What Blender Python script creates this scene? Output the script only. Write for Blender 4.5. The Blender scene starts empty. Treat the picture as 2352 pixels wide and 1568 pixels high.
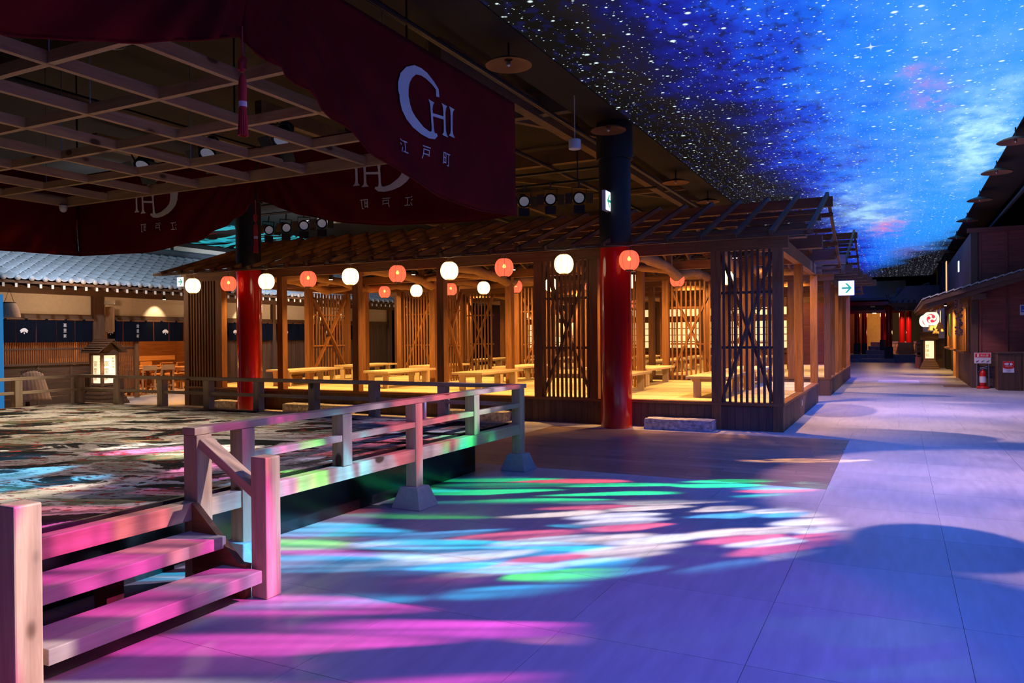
import bpy, bmesh, math, random
from mathutils import Matrix, Vector
random.seed(7)
PI = math.pi
scene = bpy.context.scene
col = scene.collection

# ------------------------------------------------------------------ camera
cam_d = bpy.data.cameras.new('camera')
cam_d.sensor_width = 36.0
cam_d.lens = 26.878
cam_d.clip_end = 300
cam = bpy.data.objects.new('camera', cam_d)
col.objects.link(cam)
cam.matrix_world = Matrix(((0.892557, 0.005392, 0.450903, 0.0),
                           (0.450851, 0.008641, -0.892557, 0.0),
                           (-0.008709, 0.999948, 0.005281, 1.5),
                           (0, 0, 0, 1)))
scene.camera = cam
# ------------------------------------------------------------------ world / exposure
w = bpy.data.worlds.new('world'); scene.world = w
w.use_nodes = True
w.node_tree.nodes['Background'].inputs[0].default_value = (0.012, 0.012, 0.02, 1)
w.node_tree.nodes['Background'].inputs[1].default_value = 0.3
vs = scene.view_settings
vs.view_transform = 'Standard'; vs.look = 'None'; vs.exposure = 0.0; vs.gamma = 1.0; vs.use_curve_mapping = False
scene.cycles.use_denoising = True
scene.cycles.sample_clamp_indirect = 3.0
scene.cycles.max_bounces = 6
scene.cycles.diffuse_bounces = 3
scene.cycles.caustics_reflective = False
scene.cycles.caustics_refractive = False


# ------------------------------------------------------------------ node helper
class NT:
    def __init__(s, tree):
        s.t = tree
        s.n = tree.nodes
        s.l = tree.links

    def new(s, kind, **kw):
        nd = s.n.new(kind)
        for k, v in kw.items():
            setattr(nd, k, v)
        return nd

    def put(s, sock, v):
        if isinstance(v, bpy.types.NodeSocket):
            s.l.new(v, sock)
        elif v is not None:
            if isinstance(v, (tuple, list)) and sock.type == 'RGBA' and len(v) == 3:
                v = (*v, 1)
            sock.default_value = v

    def m(s, op, a, b=None, c=None, clamp=False):
        nd = s.new('ShaderNodeMath', operation=op, use_clamp=clamp)
        s.put(nd.inputs[0], a)
        if b is not None:
            s.put(nd.inputs[1], b)
        if c is not None:
            s.put(nd.inputs[2], c)
        return nd.outputs[0]

    def sep(s, v):
        nd = s.new('ShaderNodeSeparateXYZ'); s.put(nd.inputs[0], v)
        return nd.outputs

    def comb(s, x, y, z=0.0):
        nd = s.new('ShaderNodeCombineXYZ')
        s.put(nd.inputs[0], x); s.put(nd.inputs[1], y); s.put(nd.inputs[2], z)
        return nd.outputs[0]

    def noise(s, v, scale=1.0, detail=4.0, rough=0.5, col=False, dist=0.0):
        nd = s.new('ShaderNodeTexNoise'); s.put(nd.inputs['Vector'], v)
        nd.inputs['Scale'].default_value = scale; nd.inputs['Detail'].default_value = detail
        nd.inputs['Roughness'].default_value = rough; nd.inputs['Distortion'].default_value = dist
        return nd.outputs[1 if col else 0]

    def vor(s, v, scale=1.0, dims='2D', feature='F1', rnd=1.0):
        nd = s.new('ShaderNodeTexVoronoi', voronoi_dimensions=dims, feature=feature)
        s.put(nd.inputs['Vector'], v); nd.inputs['Scale'].default_value = scale
        nd.inputs['Randomness'].default_value = rnd
        return nd.outputs

    def ramp(s, f, stops, interp='LINEAR'):
        nd = s.new('ShaderNodeValToRGB'); s.put(nd.inputs[0], f)
        cr = nd.color_ramp; cr.interpolation = interp
        while len(cr.elements) < len(stops):
            cr.elements.new(0.5)
        for e, (p, c) in zip(cr.elements, stops):
            e.position = p; e.color = (*c[:3], 1) if isinstance(c, (tuple, list)) else (c, c, c, 1)
        return nd.outputs[0]

    def mix(s, f, a, b, blend='MIX'):
        nd = s.new('ShaderNodeMix', data_type='RGBA', blend_type=blend)
        s.put(nd.inputs[0], f); s.put(nd.inputs[6], a); s.put(nd.inputs[7], b)
        return nd.outputs[2]

    def step(s, x, lo, hi):
        nd = s.new('ShaderNodeMapRange', interpolation_type='SMOOTHSTEP')
        s.put(nd.inputs[0], x); s.put(nd.inputs[1], lo); s.put(nd.inputs[2], hi)
        return nd.outputs[0]

    def gauss(s, x, y, cx, cy, rx, ry):
        a = s.m('DIVIDE', s.m('SUBTRACT', x, cx), rx); b = s.m('DIVIDE', s.m('SUBTRACT', y, cy), ry)
        d = s.m('ADD', s.m('MULTIPLY', a, a), s.m('MULTIPLY', b, b))
        return s.m('POWER', 2.718, s.m('MULTIPLY', d, -1.0))


# ------------------------------------------------------------------ lamps of the hall and added fill
def aim(o, target):
    d = Vector(target) - o.location
    o.rotation_euler = d.to_track_quat('-Z', 'Y').to_euler()


def spot(name, loc, target, power, color, angle, blend=0.4, radius=0.03):
    ld = bpy.data.lights.new(name, 'SPOT')
    ld.energy = power; ld.color = color; ld.spot_size = math.radians(angle); ld.spot_blend = blend
    ld.shadow_soft_size = radius
    o = bpy.data.objects.new(name, ld); col.objects.link(o)
    o.location = loc; aim(o, target)
    return o


def point(name, loc, power, color, radius=0.06):
    ld = bpy.data.lights.new(name, 'POINT')
    ld.energy = power; ld.color = color; ld.shadow_soft_size = radius
    o = bpy.data.objects.new(name, ld); col.objects.link(o); o.location = loc
    return o


def gobo(o, stops, sx=10.0, sy=10.0, lo=0.25, hi=0.5, rot=0.0, seed=0.0, cell=0.62, soft=0.25, env=None, base=0.0):
    """pattern wheel of an effect projector: coloured glass chips"""
    ld = o.data; ld.use_nodes = True
    t = NT(ld.node_tree)
    em = [n for n in t.n if n.type == 'EMISSION'][0]
    tc = t.new('ShaderNodeTexCoord')
    x, y, z = t.sep(tc.outputs['Normal'])
    u = t.m('DIVIDE', x, z); v = t.m('DIVIDE', y, z)
    c, s_ = math.cos(rot), math.sin(rot)
    uu = t.m('ADD', t.m('MULTIPLY', u, c * sx), t.m('MULTIPLY', v, s_ * sx))
    vv = t.m('ADD', t.m('MULTIPLY', u, -s_ * sy), t.m('MULTIPLY', v, c * sy))
    uu = t.m('ADD', uu, seed); vv = t.m('ADD', vv, seed * 1.7)
    P = t.comb(uu, vv)
    warp = t.noise(P, 0.5, 2.0, col=True)
    P2 = t.mix(0.35, P, warp, 'ADD')
    vo = t.vor(P2, 1.0)
    chip = t.m('SUBTRACT', 1.0, t.step(vo[0], cell - soft, cell))
    r, g, b = t.sep(vo[1])
    on = t.step(r, lo, hi)
    rays = t.step(t.noise(t.comb(t.m('MULTIPLY', uu, 3.2), t.m('MULTIPLY', vv, 0.35)), 1.0, 3.0), 0.30, 0.62)
    colr = t.ramp(g, stops, 'CONSTANT')
    if env:
        on = t.m('MULTIPLY', on, t.step(t.m('ADD', t.m('POWER', t.m('DIVIDE', t.m('ABSOLUTE', u), env[0]), 2.0), t.m('POWER', t.m('DIVIDE', t.m('ABSOLUTE', v), env[1]), 2.0)), 1.25, 0.45))
    t.put(em.inputs[0], colr)
    t.put(em.inputs[1], t.m('ADD', t.m('MULTIPLY', t.m('MULTIPLY', chip, on), t.m('ADD', t.m('MULTIPLY', rays, 0.8), 0.25)), base))


def floor_shade_mask(o, holes, base_scale=0.8):
    """imitates shade ellipses on the floor by blanked areas in a wash lamp beam"""
    ld = o.data; ld.use_nodes = True
    t = NT(ld.node_tree)
    em = [n for n in t.n if n.type == 'EMISSION'][0]
    tc = t.new('ShaderNodeTexCoord')
    x, y, z = t.sep(tc.outputs['Normal'])
    u = t.m('DIVIDE', x, z); v = t.m('DIVIDE', y, z)
    f = 1.0
    for (cx, cy, rx, ry) in holes:
        a = t.m('DIVIDE', t.m('SUBTRACT', u, cx), rx); b = t.m('DIVIDE', t.m('SUBTRACT', v, cy), ry)
        d = t.m('ADD', t.m('MULTIPLY', a, a), t.m('MULTIPLY', b, b))
        f = t.m('MULTIPLY', f, t.step(d, 0.85, 1.15))
    n = t.step(t.noise(t.comb(u, v), base_scale * 3, 2.0), 0.25, 0.7)
    t.put(em.inputs[1], t.m('MULTIPLY', f, t.m('ADD', t.m('MULTIPLY', n, 0.7), 0.3)))


# effect projectors hung over the walkway
GREEN, CYAN, MAG, PINK, WHITE, YEL, RED, BLUE = ((0.02, 1, 0.35), (0.03, 0.6, 1), (1, 0.05, 0.7), (1, 0.2, 0.35),
                                                  (1, 0.9, 0.85), (1, 0.62, 0.2), (1, 0.05, 0.08), (0.15, 0.15, 1))
PX, PZ = 2.0, 4.75     # the projectors hang in a row from the soffit beside the screen
L = spot('effect_projector_green', (PX, 9.6, PZ), (-2.35, 7.3, 0), 9000, (1, 1, 1), 50, 0.2)
gobo(L, [(0, (0.02, 1, 0.30)), (0.50, (0.02, 0.85, 0.65)), (0.74, (1, 0.12, 0.1)), (0.82, (0.03, 0.6, 0.75))], 34, 9, 0.2, 0.3, 0.0, 3.0, 0.68, 0.3, (0.095, 0.24))
L = spot('effect_projector_white', (PX, 9.0, PZ), (-1.75, 5.75, 0), 7500, (1, 1, 1), 50, 0.2)
gobo(L, [(0, (1, 0.84, 0.76)), (0.50, (1, 0.16, 0.22)), (0.68, (0.85, 0.85, 1)), (0.88, (0.1, 0.5, 1))], 36, 13, 0.25, 0.35, 0.0, 8.0, 0.66, 0.25, (0.15, 0.19))
L = spot('effect_projector_cyan', (PX, 7.0, PZ), (-3.05, 4.5, 0), 9000, (1, 1, 1), 50, 0.2)
gobo(L, [(0, (0.03, 0.55, 1)), (0.56, (0.08, 1, 0.08)), (0.80, (0.03, 0.65, 1))], 26, 9, 0.28, 0.36, 0.0, 15.0, 0.62, 0.2, (0.15, 0.16))
L = spot('effect_projector_magenta', (PX, 5.4, PZ), (-3.15, 2.9, 0.1), 5000, (1, 1, 1), 60, 0.3)
gobo(L, [(0, (1, 0.08, 0.58)), (0.42, (1, 0.26, 0.36)), (0.62, (1, 0.75, 0.8)), (0.74, (1, 0.08, 0.7))], 27, 5.5, 0.25, 0.42, 0.0, 6.4, 0.78, 0.4, (0.24, 0.20), 0.022)
L = spot('effect_projector_amber', (PX, 11.2, PZ), (-0.95, 9.75, 0), 9000, (1, 1, 1), 30, 0.3)
gobo(L, [(0, (1, 0.66, 0.25)), (0.6, (1, 0.5, 0.12)), (0.9, (0.3, 0.5, 1))], 120, 26, 0.35, 0.5, 0.0, 2.0, 0.75, 0.4, (0.03, 0.11))
L = spot('effect_projector_rail', (PX, 8.6, PZ), (-3.86, 5.7, 0.7), 3600, (1, 1, 1), 44, 0.5)
gobo(L, [(0, (0.75, 0.6, 1)), (0.45, (0.25, 1, 0.5)), (0.58, (0.7, 0.6, 1)), (0.85, (1, 0.2, 0.3))], 12, 12, 0.05, 0.2, 0.0, 5.0, 0.9, 0.4, (0.4, 0.055))
L = spot('stage_effect_projector', (-4.6, 7.0, 3.45), (-6.0, 3.75, 0.52), 3500, (1, 1, 1), 38, 0.6)
gobo(L, [(0, (1, 0.9, 0.8)), (0.3, (0.05, 0.5, 1)), (0.6, (1, 0.6, 0.12)), (0.85, (1, 0.2, 0.6))], 9, 9, 0.3, 0.45, 0.1, 11.0, 0.75, 0.4)
spot('stage_wash_lamp', (-7.0, 6.9, 3.5), (-7.6, 4.4, 0.5), 330, (1, 0.82, 0.62), 110, 0.8, 0.1)
spot('stage_wash_lamp', (-10.0, 6.9, 3.5), (-10.4, 5.0, 0.5), 360, (1, 0.82, 0.62), 110, 0.8, 0.1)
# white-pink wash over the walkway with floor shade put into its beam as holes, added blue fill along it
L = spot('walkway_wash_lamp', (2.0, 8.4, 4.9), (2.0, 8.4, 0), 1500, (1, 0.60, 0.66), 70, 0.12)
floor_shade_mask(L, [(0.35, 0.45, 0.125, 0.135)])
L = spot('walkway_wash_lamp', (1.3, 16.0, 4.9), (1.3, 16.0, 0), 1400, (1, 0.62, 0.62), 74, 0.15)
floor_shade_mask(L, [(0.30, 0.66, 0.30, 0.14), (0.5, -0.1, 0.16, 0.3)])
L = spot('walkway_wash_lamp', (0.9, 22.5, 4.9), (0.9, 22.5, 0), 560, (1, 0.64, 0.62), 74, 0.15)
floor_shade_mask(L, [(0.28, 0.30, 0.34, 0.12)])
spot('blue_floor_fill', (-0.5, 3.2, 4.8), (-0.3, 5.0, 0), 110, (0.25, 0.08, 1), 120, 0.8, 0.3)  # unseen blue fill, added to brighten the floor below the screen
spot('blue_floor_fill', (2.0, 2.4, 4.8), (1.5, 3.6, 0), 950, (0.05, 0.10, 1), 92, 0.8, 0.3)
spot('blue_floor_fill', (0.4, 9.0, 4.8), (0.6, 10.6, 0), 900, (0.05, 0.13, 1), 110, 0.8, 0.3)
spot('blue_floor_fill', (0.0, 17.0, 4.8), (0.0, 18.6, 0), 1100, (0.05, 0.13, 1), 110, 0.8, 0.3)
spot('blue_floor_fill', (0.0, 27.0, 4.7), (0.0, 30.0, 0), 900, (0.10, 0.10, 1), 100, 0.8, 0.3)

# ------------------------------------------------------------------ mesh helpers
MATS = {}
_boxcache = {}


def getmat(m, axis=None):
    if isinstance(m, str):
        if axis is not None and m + '_' + axis in MATS:
            return MATS[m + '_' + axis]
        if m not in MATS:
            return MATS[m + '_x']
        return MATS[m]
    return m


def link(name, mesh, parent=None):
    o = bpy.data.objects.new(name, mesh); col.objects.link(o)
    if parent is not None:
        o.parent = parent
    return o


def off(parent):
    """offset from world to the frame of a thing whose root only carries a location"""
    p = Vector((0, 0, 0))
    while parent is not None:
        p += parent.location; parent = parent.parent
    return p


def box_mesh(d, mat, bev=0.0):
    key = (round(d[0], 4), round(d[1], 4), round(d[2], 4), mat.name, bev)
    if key not in _boxcache:
        bm = bmesh.new(); bmesh.ops.create_cube(bm, size=1.0)
        bmesh.ops.scale(bm, vec=d, verts=bm.verts)
        if bev:
            bmesh.ops.bevel(bm, geom=list(bm.edges), offset=bev, segments=2, affect='EDGES', profile=0.5)
        me = bpy.data.meshes.new('block'); bm.to_mesh(me); bm.free(); me.materials.append(mat)
        _boxcache[key] = me
    return _boxcache[key]


def box(name, x0, x1, y0, y1, z0, z1, mat, parent=None, bev=0.0):
    d = (x1 - x0, y1 - y0, z1 - z0)
    ax = 'xyz'[max(range(3), key=lambda i: d[i])]
    o = link(name, box_mesh(d, getmat(mat, ax), bev), parent)
    o.location = Vector(((x0 + x1) / 2, (y0 + y1) / 2, (z0 + z1) / 2)) - off(parent)
    return o


def bar(name, p, q, wd, ht, mat, parent=None, bev=0.0, up=(0, 0, 1)):
    """a timber from p to q, wd wide and ht high"""
    p = Vector(p); q = Vector(q); d = q - p
    o = link(name, box_mesh((d.length, wd, ht), getmat(mat, 'x'), bev), parent)
    x = d.normalized(); z = Vector(up); y = z.cross(x)
    if y.length < 1e-4:
        y = Vector((0, 1, 0))
    y.normalize(); z = x.cross(y)
    M = Matrix((x, y, z)).transposed()
    o.rotation_euler = M.to_euler()
    o.location = (p + q) / 2 - off(parent)
    return o


class MB:
    """collects shapes into one mesh"""

    def __init__(s):
        s.v = []; s.f = []

    def add(s, vs_, fs_):
        b = len(s.v); s.v += [tuple(a) for a in vs_]; s.f += [tuple(b + i for i in q) for q in fs_]
        return s

    def box(s, x0, x1, y0, y1, z0, z1):
        return s.add([(x0, y0, z0), (x1, y0, z0), (x1, y1, z0), (x0, y1, z0), (x0, y0, z1), (x1, y0, z1), (x1, y1, z1), (x0, y1, z1)],
                     [(0, 3, 2, 1), (4, 5, 6, 7), (0, 1, 5, 4), (1, 2, 6, 5), (2, 3, 7, 6), (3, 0, 4, 7)])

    def lathe(s, prof, n=20, c=(0, 0, 0), cap=True):
        vs_ = []; fs_ = []
        for r, z in prof:
            for k in range(n):
                a = 2 * PI * k / n
                vs_.append((c[0] + r * math.cos(a), c[1] + r * math.sin(a), c[2] + z))
        for i in range(len(prof) - 1):
            for k in range(n):
                k2 = (k + 1) % n
                fs_.append((i * n + k, i * n + k2, (i + 1) * n + k2, (i + 1) * n + k))
        if cap:
            fs_.append(tuple(range(n - 1, -1, -1))); b = (len(prof) - 1) * n
            fs_.append(tuple(range(b, b + n)))
        return s.add(vs_, fs_)

    def tube(s, pts, r, n=8, closed=False):
        pts = [Vector(p) for p in pts]; vs_ = []; fs_ = []; N = len(pts)
        for i, p in enumerate(pts):
            a = pts[(i - 1) % N] if (i > 0 or closed) else p
            b = pts[(i + 1) % N] if (i < N - 1 or closed) else p
            t = (b - a).normalized()
            u = t.cross(Vector((0, 0, 1)))
            if u.length < 0.02:
                u = t.cross(Vector((0, 1, 0)))
            u.normalize(); v = t.cross(u)
            rr = r[i] if isinstance(r, (list, tuple)) else r
            for k in range(n):
                an = 2 * PI * k / n
                vs_.append(p + u * rr * math.cos(an) + v * rr * math.sin(an))
        M = N if closed else N - 1
        for i in range(M):
            j = (i + 1) % N
            for k in range(n):
                k2 = (k + 1) % n
                fs_.append((i * n + k, j * n + k, j * n + k2, i * n + k2))
        if not closed:
            fs_.append(tuple(range(n))); fs_.append(tuple(range((N - 1) * n + n - 1, (N - 1) * n - 1, -1)))
        return s.add(vs_, fs_)

    def prism(s, poly, fn, t0, t1):
        """poly: 2D outline, fn(u,v,t)->3D, extruded from t0 to t1"""
        n = len(poly)
        vs_ = [fn(u, v, t0) for u, v in poly] + [fn(u, v, t1) for u, v in poly]
        fs_ = [tuple(range(n - 1, -1, -1)), tuple(range(n, 2 * n))]
        for i in range(n):
            j = (i + 1) % n
            fs_.append((i, j, n + j, n + i))
        return s.add(vs_, fs_)

    def build(s, name, mat, parent=None, smooth=False, world=True):
        me = bpy.data.meshes.new(name); me.from_pydata(s.v, [], s.f); me.update()
        me.materials.append(getmat(mat))
        bm = bmesh.new(); bm.from_mesh(me); bmesh.ops.recalc_face_normals(bm, faces=bm.faces); bm.to_mesh(me); bm.free()
        if smooth:
            me.polygons.foreach_set('use_smooth', [True] * len(me.polygons))
            if smooth != 'all':
                try:
                    me.set_sharp_from_angle(angle=math.radians(40))
                except Exception:
                    pass
        o = link(name, me, parent)
        if world and parent is not None:
            o.location = -off(parent)
        return o


def tag(o, label=None, cat=None, group=None, kind=None):
    if label:
        o['label'] = label
    if cat:
        o['category'] = cat
    if group:
        o['group'] = group
    if kind:
        o['kind'] = kind
    return o


def thing(name, label, cat, loc=(0, 0, 0), group=None):
    o = bpy.data.objects.new(name, None); col.objects.link(o)
    o.empty_display_size = 0.1; o.location = loc
    return tag(o, label, cat, group)


def copy_tree(o, parent=None):
    c = o.copy(); col.objects.link(c); c.parent = parent
    for ch in list(o.children):
        copy_tree(ch, c)
    return c


# ------------------------------------------------------------------ lettering
_txt = {}


def glyph(s):
    if s not in _txt:
        cu = bpy.data.curves.new('lettering', 'FONT'); cu.body = s; cu.resolution_u = 2
        o = bpy.data.objects.new('lettering', cu); col.objects.link(o)
        bpy.context.view_layer.update()
        dg = bpy.context.evaluated_depsgraph_get()
        me = bpy.data.meshes.new_from_object(o.evaluated_get(dg))
        vs_ = [tuple(v.co[:2]) for v in me.vertices]; fs_ = [tuple(p.vertices) for p in me.polygons]
        bpy.data.objects.remove(o); bpy.data.curves.remove(cu); bpy.data.meshes.remove(me)
        if vs_:
            x0 = min(v[0] for v in vs_); x1 = max(v[0] for v in vs_)
            y0 = min(v[1] for v in vs_); y1 = max(v[1] for v in vs_)
        else:
            x0 = y0 = 0; x1 = y1 = 1
        _txt[s] = (vs_, fs_, x0, x1, y0, y1)
    return _txt[s]


def text_mb(mb, s, cx, cy, wd, ht, fn):
    """flat glyphs of s fitted to a wd x ht box centred on cx,cy and mapped by fn(u,v)"""
    vs_, fs_, x0, x1, y0, y1 = glyph(s)
    k = [fn(cx + ((x - x0) / (x1 - x0) - 0.5) * wd, cy + ((y - y0) / (y1 - y0) - 0.5) * ht) for x, y in vs_]
    mb.add(k, fs_)


def flat(name, mb, mat, parent):
    me = bpy.data.meshes.new(name); me.from_pydata(mb.v, [], mb.f); me.update(); me.materials.append(getmat(mat))
    o = link(name, me, parent)
    o.location = -off(parent)
    return o


# ------------------------------------------------------------------ materials
def principled(name):
    m = bpy.data.materials.new(name); m.use_nodes = True
    MATS[name] = m
    return m, NT(m.node_tree), m.node_tree.nodes['Principled BSDF']


def plain(name, c, rough=0.6, metal=0.0, var=0.12, scale=6.0, spec=0.5, bump=0.0, coat=0.0):
    m, t, b = principled(name)
    tc = t.new('ShaderNodeTexCoord').outputs['Object']
    n = t.noise(tc, scale, 4.0)
    lo = tuple(max(0, k * (1 - var)) for k in c); hi = tuple(min(1, k * (1 + var)) for k in c)
    t.put(b.inputs['Base Color'], t.ramp(n, [(0.25, lo), (0.75, hi)]))
    b.inputs['Roughness'].default_value = rough; b.inputs['Metallic'].default_value = metal
    b.inputs['Specular IOR Level'].default_value = spec
    b.inputs['Coat Weight'].default_value = coat
    if bump:
        bp = t.new('ShaderNodeBump'); bp.inputs['Strength'].default_value = bump; bp.inputs['Distance'].default_value = 0.01
        t.put(bp.inputs['Height'], t.noise(tc, scale * 3, 5.0)); t.put(b.inputs['Normal'], bp.outputs[0])
    return m


def glow(name, c, strength, surf=None):
    m, t, b = principled(name)
    b.inputs['Base Color'].default_value = (*(surf or c), 1)
    b.inputs['Emission Color'].default_value = (*c, 1); b.inputs['Emission Strength'].default_value = strength
    b.inputs['Roughness'].default_value = 0.7
    return m


def wood(name, dark, light, rough=0.55, knots=False, grain=1.0, spec=0.35):
    for ax in 'xyz':
        m, t, b = principled(name + '_' + ax)
        tc = t.new('ShaderNodeTexCoord').outputs['Object']
        info = t.new('ShaderNodeObjectInfo').outputs['Random']
        x, y, z = t.sep(tc)
        o3 = t.m('MULTIPLY', info, 37.0)
        along = {'x': x, 'y': y, 'z': z}[ax]
        a, c_ = {'x': (y, z), 'y': (x, z), 'z': (x, y)}[ax]
        P = t.comb(t.m('ADD', t.m('MULTIPLY', along, 0.7), o3), t.m('MULTIPLY', a, 9.0 * grain), t.m('MULTIPLY', c_, 9.0 * grain))
        n1 = t.noise(P, 2.2, 5.0, 0.6, dist=0.4)
        n2 = t.noise(P, 12.0, 3.0)
        f = t.m('ADD', t.m('MULTIPLY', n1, 0.75), t.m('MULTIPLY', n2, 0.25))
        c = t.ramp(f, [(0.3, dark), (0.66, light)])
        bright = t.m('ADD', 0.82, t.m('MULTIPLY', info, 0.36))
        c = t.mix(1.0, c, t.comb(bright, bright, bright), 'MULTIPLY')
        if knots:
            K = t.comb(t.m('ADD', t.m('MULTIPLY', along, 0.55), o3), t.m('MULTIPLY', a, 1.0), t.m('MULTIPLY', c_, 1.0))
            vo = t.vor(K, 5.5, '3D')
            r_ = t.sep(vo[1])[0]
            k = t.m('MULTIPLY', t.m('SUBTRACT', 1.0, t.step(vo[0], 0.13, 0.24)), t.step(r_, 0.45, 0.5))
            ring = t.m('MULTIPLY', t.m('SUBTRACT', 1.0, t.step(vo[0], 0.15, 0.42)), t.m('MULTIPLY', t.step(r_, 0.45, 0.5), 0.35))
            c = t.mix(ring, c, tuple(k_ * 0.8 for k_ in dark))
            c = t.mix(k, c, (0.10, 0.045, 0.02))
        t.put(b.inputs['Base Color'], c)
        b.inputs['Roughness'].default_value = rough
        b.inputs['Specular IOR Level'].default_value = spec
        bp = t.new('ShaderNodeBump'); bp.inputs['Strength'].default_value = 0.15; bp.inputs['Distance'].default_value = 0.004
        t.put(bp.inputs['Height'], n2); t.put(b.inputs['Normal'], bp.outputs[0])


wood('pine', (0.50, 0.33, 0.20), (0.76, 0.58, 0.40), 0.5, knots=True)
wood('dim_pine', (0.36, 0.20, 0.10), (0.56, 0.35, 0.19), 0.55, knots=True)  # pine copy darkened and tinted to imitate dim warm light on the grid
wood('pale_wood', (0.62, 0.48, 0.30), (0.80, 0.66, 0.46), 0.45)
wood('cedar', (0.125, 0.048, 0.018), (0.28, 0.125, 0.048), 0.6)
wood('roof_wood', (0.055, 0.024, 0.012), (0.125, 0.058, 0.026), 0.65)  # cedar copy with the shade of the unlit roof put into its colour
wood('dark_wood', (0.055, 0.026, 0.014), (0.12, 0.058, 0.03), 0.6)
wood('skirt_wood', (0.07, 0.038, 0.03), (0.13, 0.075, 0.055), 0.6)
wood('log_wood', (0.20, 0.10, 0.045), (0.42, 0.23, 0.10), 0.7, grain=0.6)
wood('red_wood', (0.12, 0.03, 0.028), (0.22, 0.065, 0.05), 0.6)
wood('chair_wood', (0.42, 0.20, 0.07), (0.62, 0.34, 0.14), 0.5)
wood('floor_wood', (0.20, 0.13, 0.10), (0.36, 0.25, 0.19), 0.35)
wood('tread_wood', (0.52, 0.42, 0.36), (0.70, 0.60, 0.52), 0.5)
plain('lacquer_red', (0.62, 0.012, 0.01), 0.16, 0.0, 0.06, 2.0, 0.6, coat=0.6)
plain('black_paint', (0.012, 0.012, 0.014), 0.55, var=0.2)
plain('black_gloss', (0.012, 0.013, 0.014), 0.18, var=0.3, scale=2)
plain('lamp_black', (0.015, 0.015, 0.016), 0.4)
plain('steel', (0.5, 0.5, 0.52), 0.3, 1.0)
plain('dark_steel', (0.05, 0.05, 0.055), 0.4, 0.6)
plain('concrete', (0.48, 0.46, 0.45), 0.85, var=0.12, scale=22, bump=0.3)
plain('rough_stone', (0.42, 0.41, 0.42), 0.9, var=0.55, scale=16, bump=1.0)
plain('plaster', (0.72, 0.62, 0.50), 0.9, var=0.05, scale=12)
plain('ochre_wall', (0.62, 0.40, 0.18), 0.9, var=0.1)
plain('lilac_plaster', (0.62, 0.58, 0.66), 0.9, var=0.06)
plain('tatami', (0.66, 0.56, 0.34), 0.7, var=0.1, scale=30)
plain('tatami_edge', (0.16, 0.13, 0.08), 0.8)
plain('banner_red', (0.13, 0.004, 0.006), 0.85, var=0.25, scale=3, spec=0.1)
plain('tassel_red', (0.5, 0.02, 0.02), 0.7)
plain('navy_cloth', (0.002, 0.004, 0.011), 0.85, var=0.2, scale=5, spec=0.1)
plain('white_print', (0.80, 0.72, 0.70), 0.8, var=0.04)
plain('white_cloth', (0.75, 0.70, 0.62), 0.85)
plain('white_plastic', (0.75, 0.75, 0.76), 0.4, var=0.03)
plain('tile_grey', (0.34, 0.36, 0.38), 0.38, var=0.2, scale=7)
plain('tile_dark', (0.10, 0.11, 0.13), 0.4, var=0.2)
plain('ceiling_paint', (0.014, 0.010, 0.007), 0.9, var=0.3, scale=1.0)
plain('soffit_black', (0.006, 0.006, 0.006), 0.9)
plain('duct_tan', (0.13, 0.09, 0.05), 0.8, var=0.2)
plain('straw', (0.48, 0.34, 0.20), 0.9, var=0.3, scale=30, bump=0.6)
plain('wicker', (0.46, 0.28, 0.12), 0.8, var=0.35, scale=40, bump=0.8)
plain('brass', (0.6, 0.4, 0.15), 0.35, 0.9)
plain('rust_shade', (0.16, 0.07, 0.035), 0.6, 0.2)
plain('green_cloth', (0.03, 0.09, 0.03), 0.85)
plain('garlic_purple', (0.30, 0.18, 0.30), 0.8, var=0.3, scale=30)
plain('extinguisher_red', (0.5, 0.01, 0.012), 0.3)
plain('poster_red', (0.62, 0.015, 0.012), 0.5, var=0.03)
plain('poster_blue', (0.05, 0.25, 0.75), 0.5, var=0.03)
plain('poster_white', (0.72, 0.70, 0.72), 0.5, var=0.03)
plain('ink', (0.03, 0.028, 0.03), 0.7)
plain('grey_ink', (0.25, 0.24, 0.26), 0.7)
plain('sign_blue', (0.03, 0.10, 0.55), 0.5)
plain('arrow_green', (0.02, 0.35, 0.20), 0.6)
plain('tomoe_red', (0.75, 0.03, 0.07), 0.7)
plain('wall_dark', (0.012, 0.010, 0.010), 0.9)
plain('temple_stone', (0.30, 0.28, 0.30), 0.85, var=0.25, scale=8)
plain('yellow_brick', (0.55, 0.40, 0.18), 0.8, var=0.25, scale=9)
plain('basket_pink', (0.60, 0.42, 0.32), 0.8, var=0.2, scale=40, bump=0.5)
plain('crest_wave', (0.16, 0.10, 0.08), 0.7)
glow('lantern_white', (1.0, 0.80, 0.48), 2.1, (0.9, 0.85, 0.75))
glow('lantern_red', (1.0, 0.17, 0.08), 1.15, (0.8, 0.12, 0.08))
glow('bulb_glow', (1.0, 0.60, 0.22), 16.0)
glow('crest_paper', (1.0, 0.86, 0.66), 1.25, (0.9, 0.85, 0.75))
glow('shoji_lit', (1.0, 0.74, 0.36), 0.95, (0.8, 0.7, 0.5))
glow('sign_lit', (1.0, 0.80, 0.48), 0.95, (0.8, 0.75, 0.6))
glow('sign_ink_lit', (0.35, 0.22, 0.08), 0.45, (0.2, 0.12, 0.05))
glow('exit_white', (0.85, 1.0, 0.95), 1.3, (0.8, 0.85, 0.85))
glow('exit_green', (0.05, 0.55, 0.36), 0.55, (0.05, 0.4, 0.25))
glow('downlight_glow', (1.0, 0.85, 0.6), 12.0)
glow('window_warm', (1.0, 0.55, 0.2), 1.0)
glow('blue_glow', (0.04, 0.35, 0.9), 0.45)
glow('cyan_screen', (0.05, 0.55, 0.65), 0.5)
glow('tomoe_lit', (1.0, 0.06, 0.12), 0.75, (0.8, 0.05, 0.1))
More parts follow.
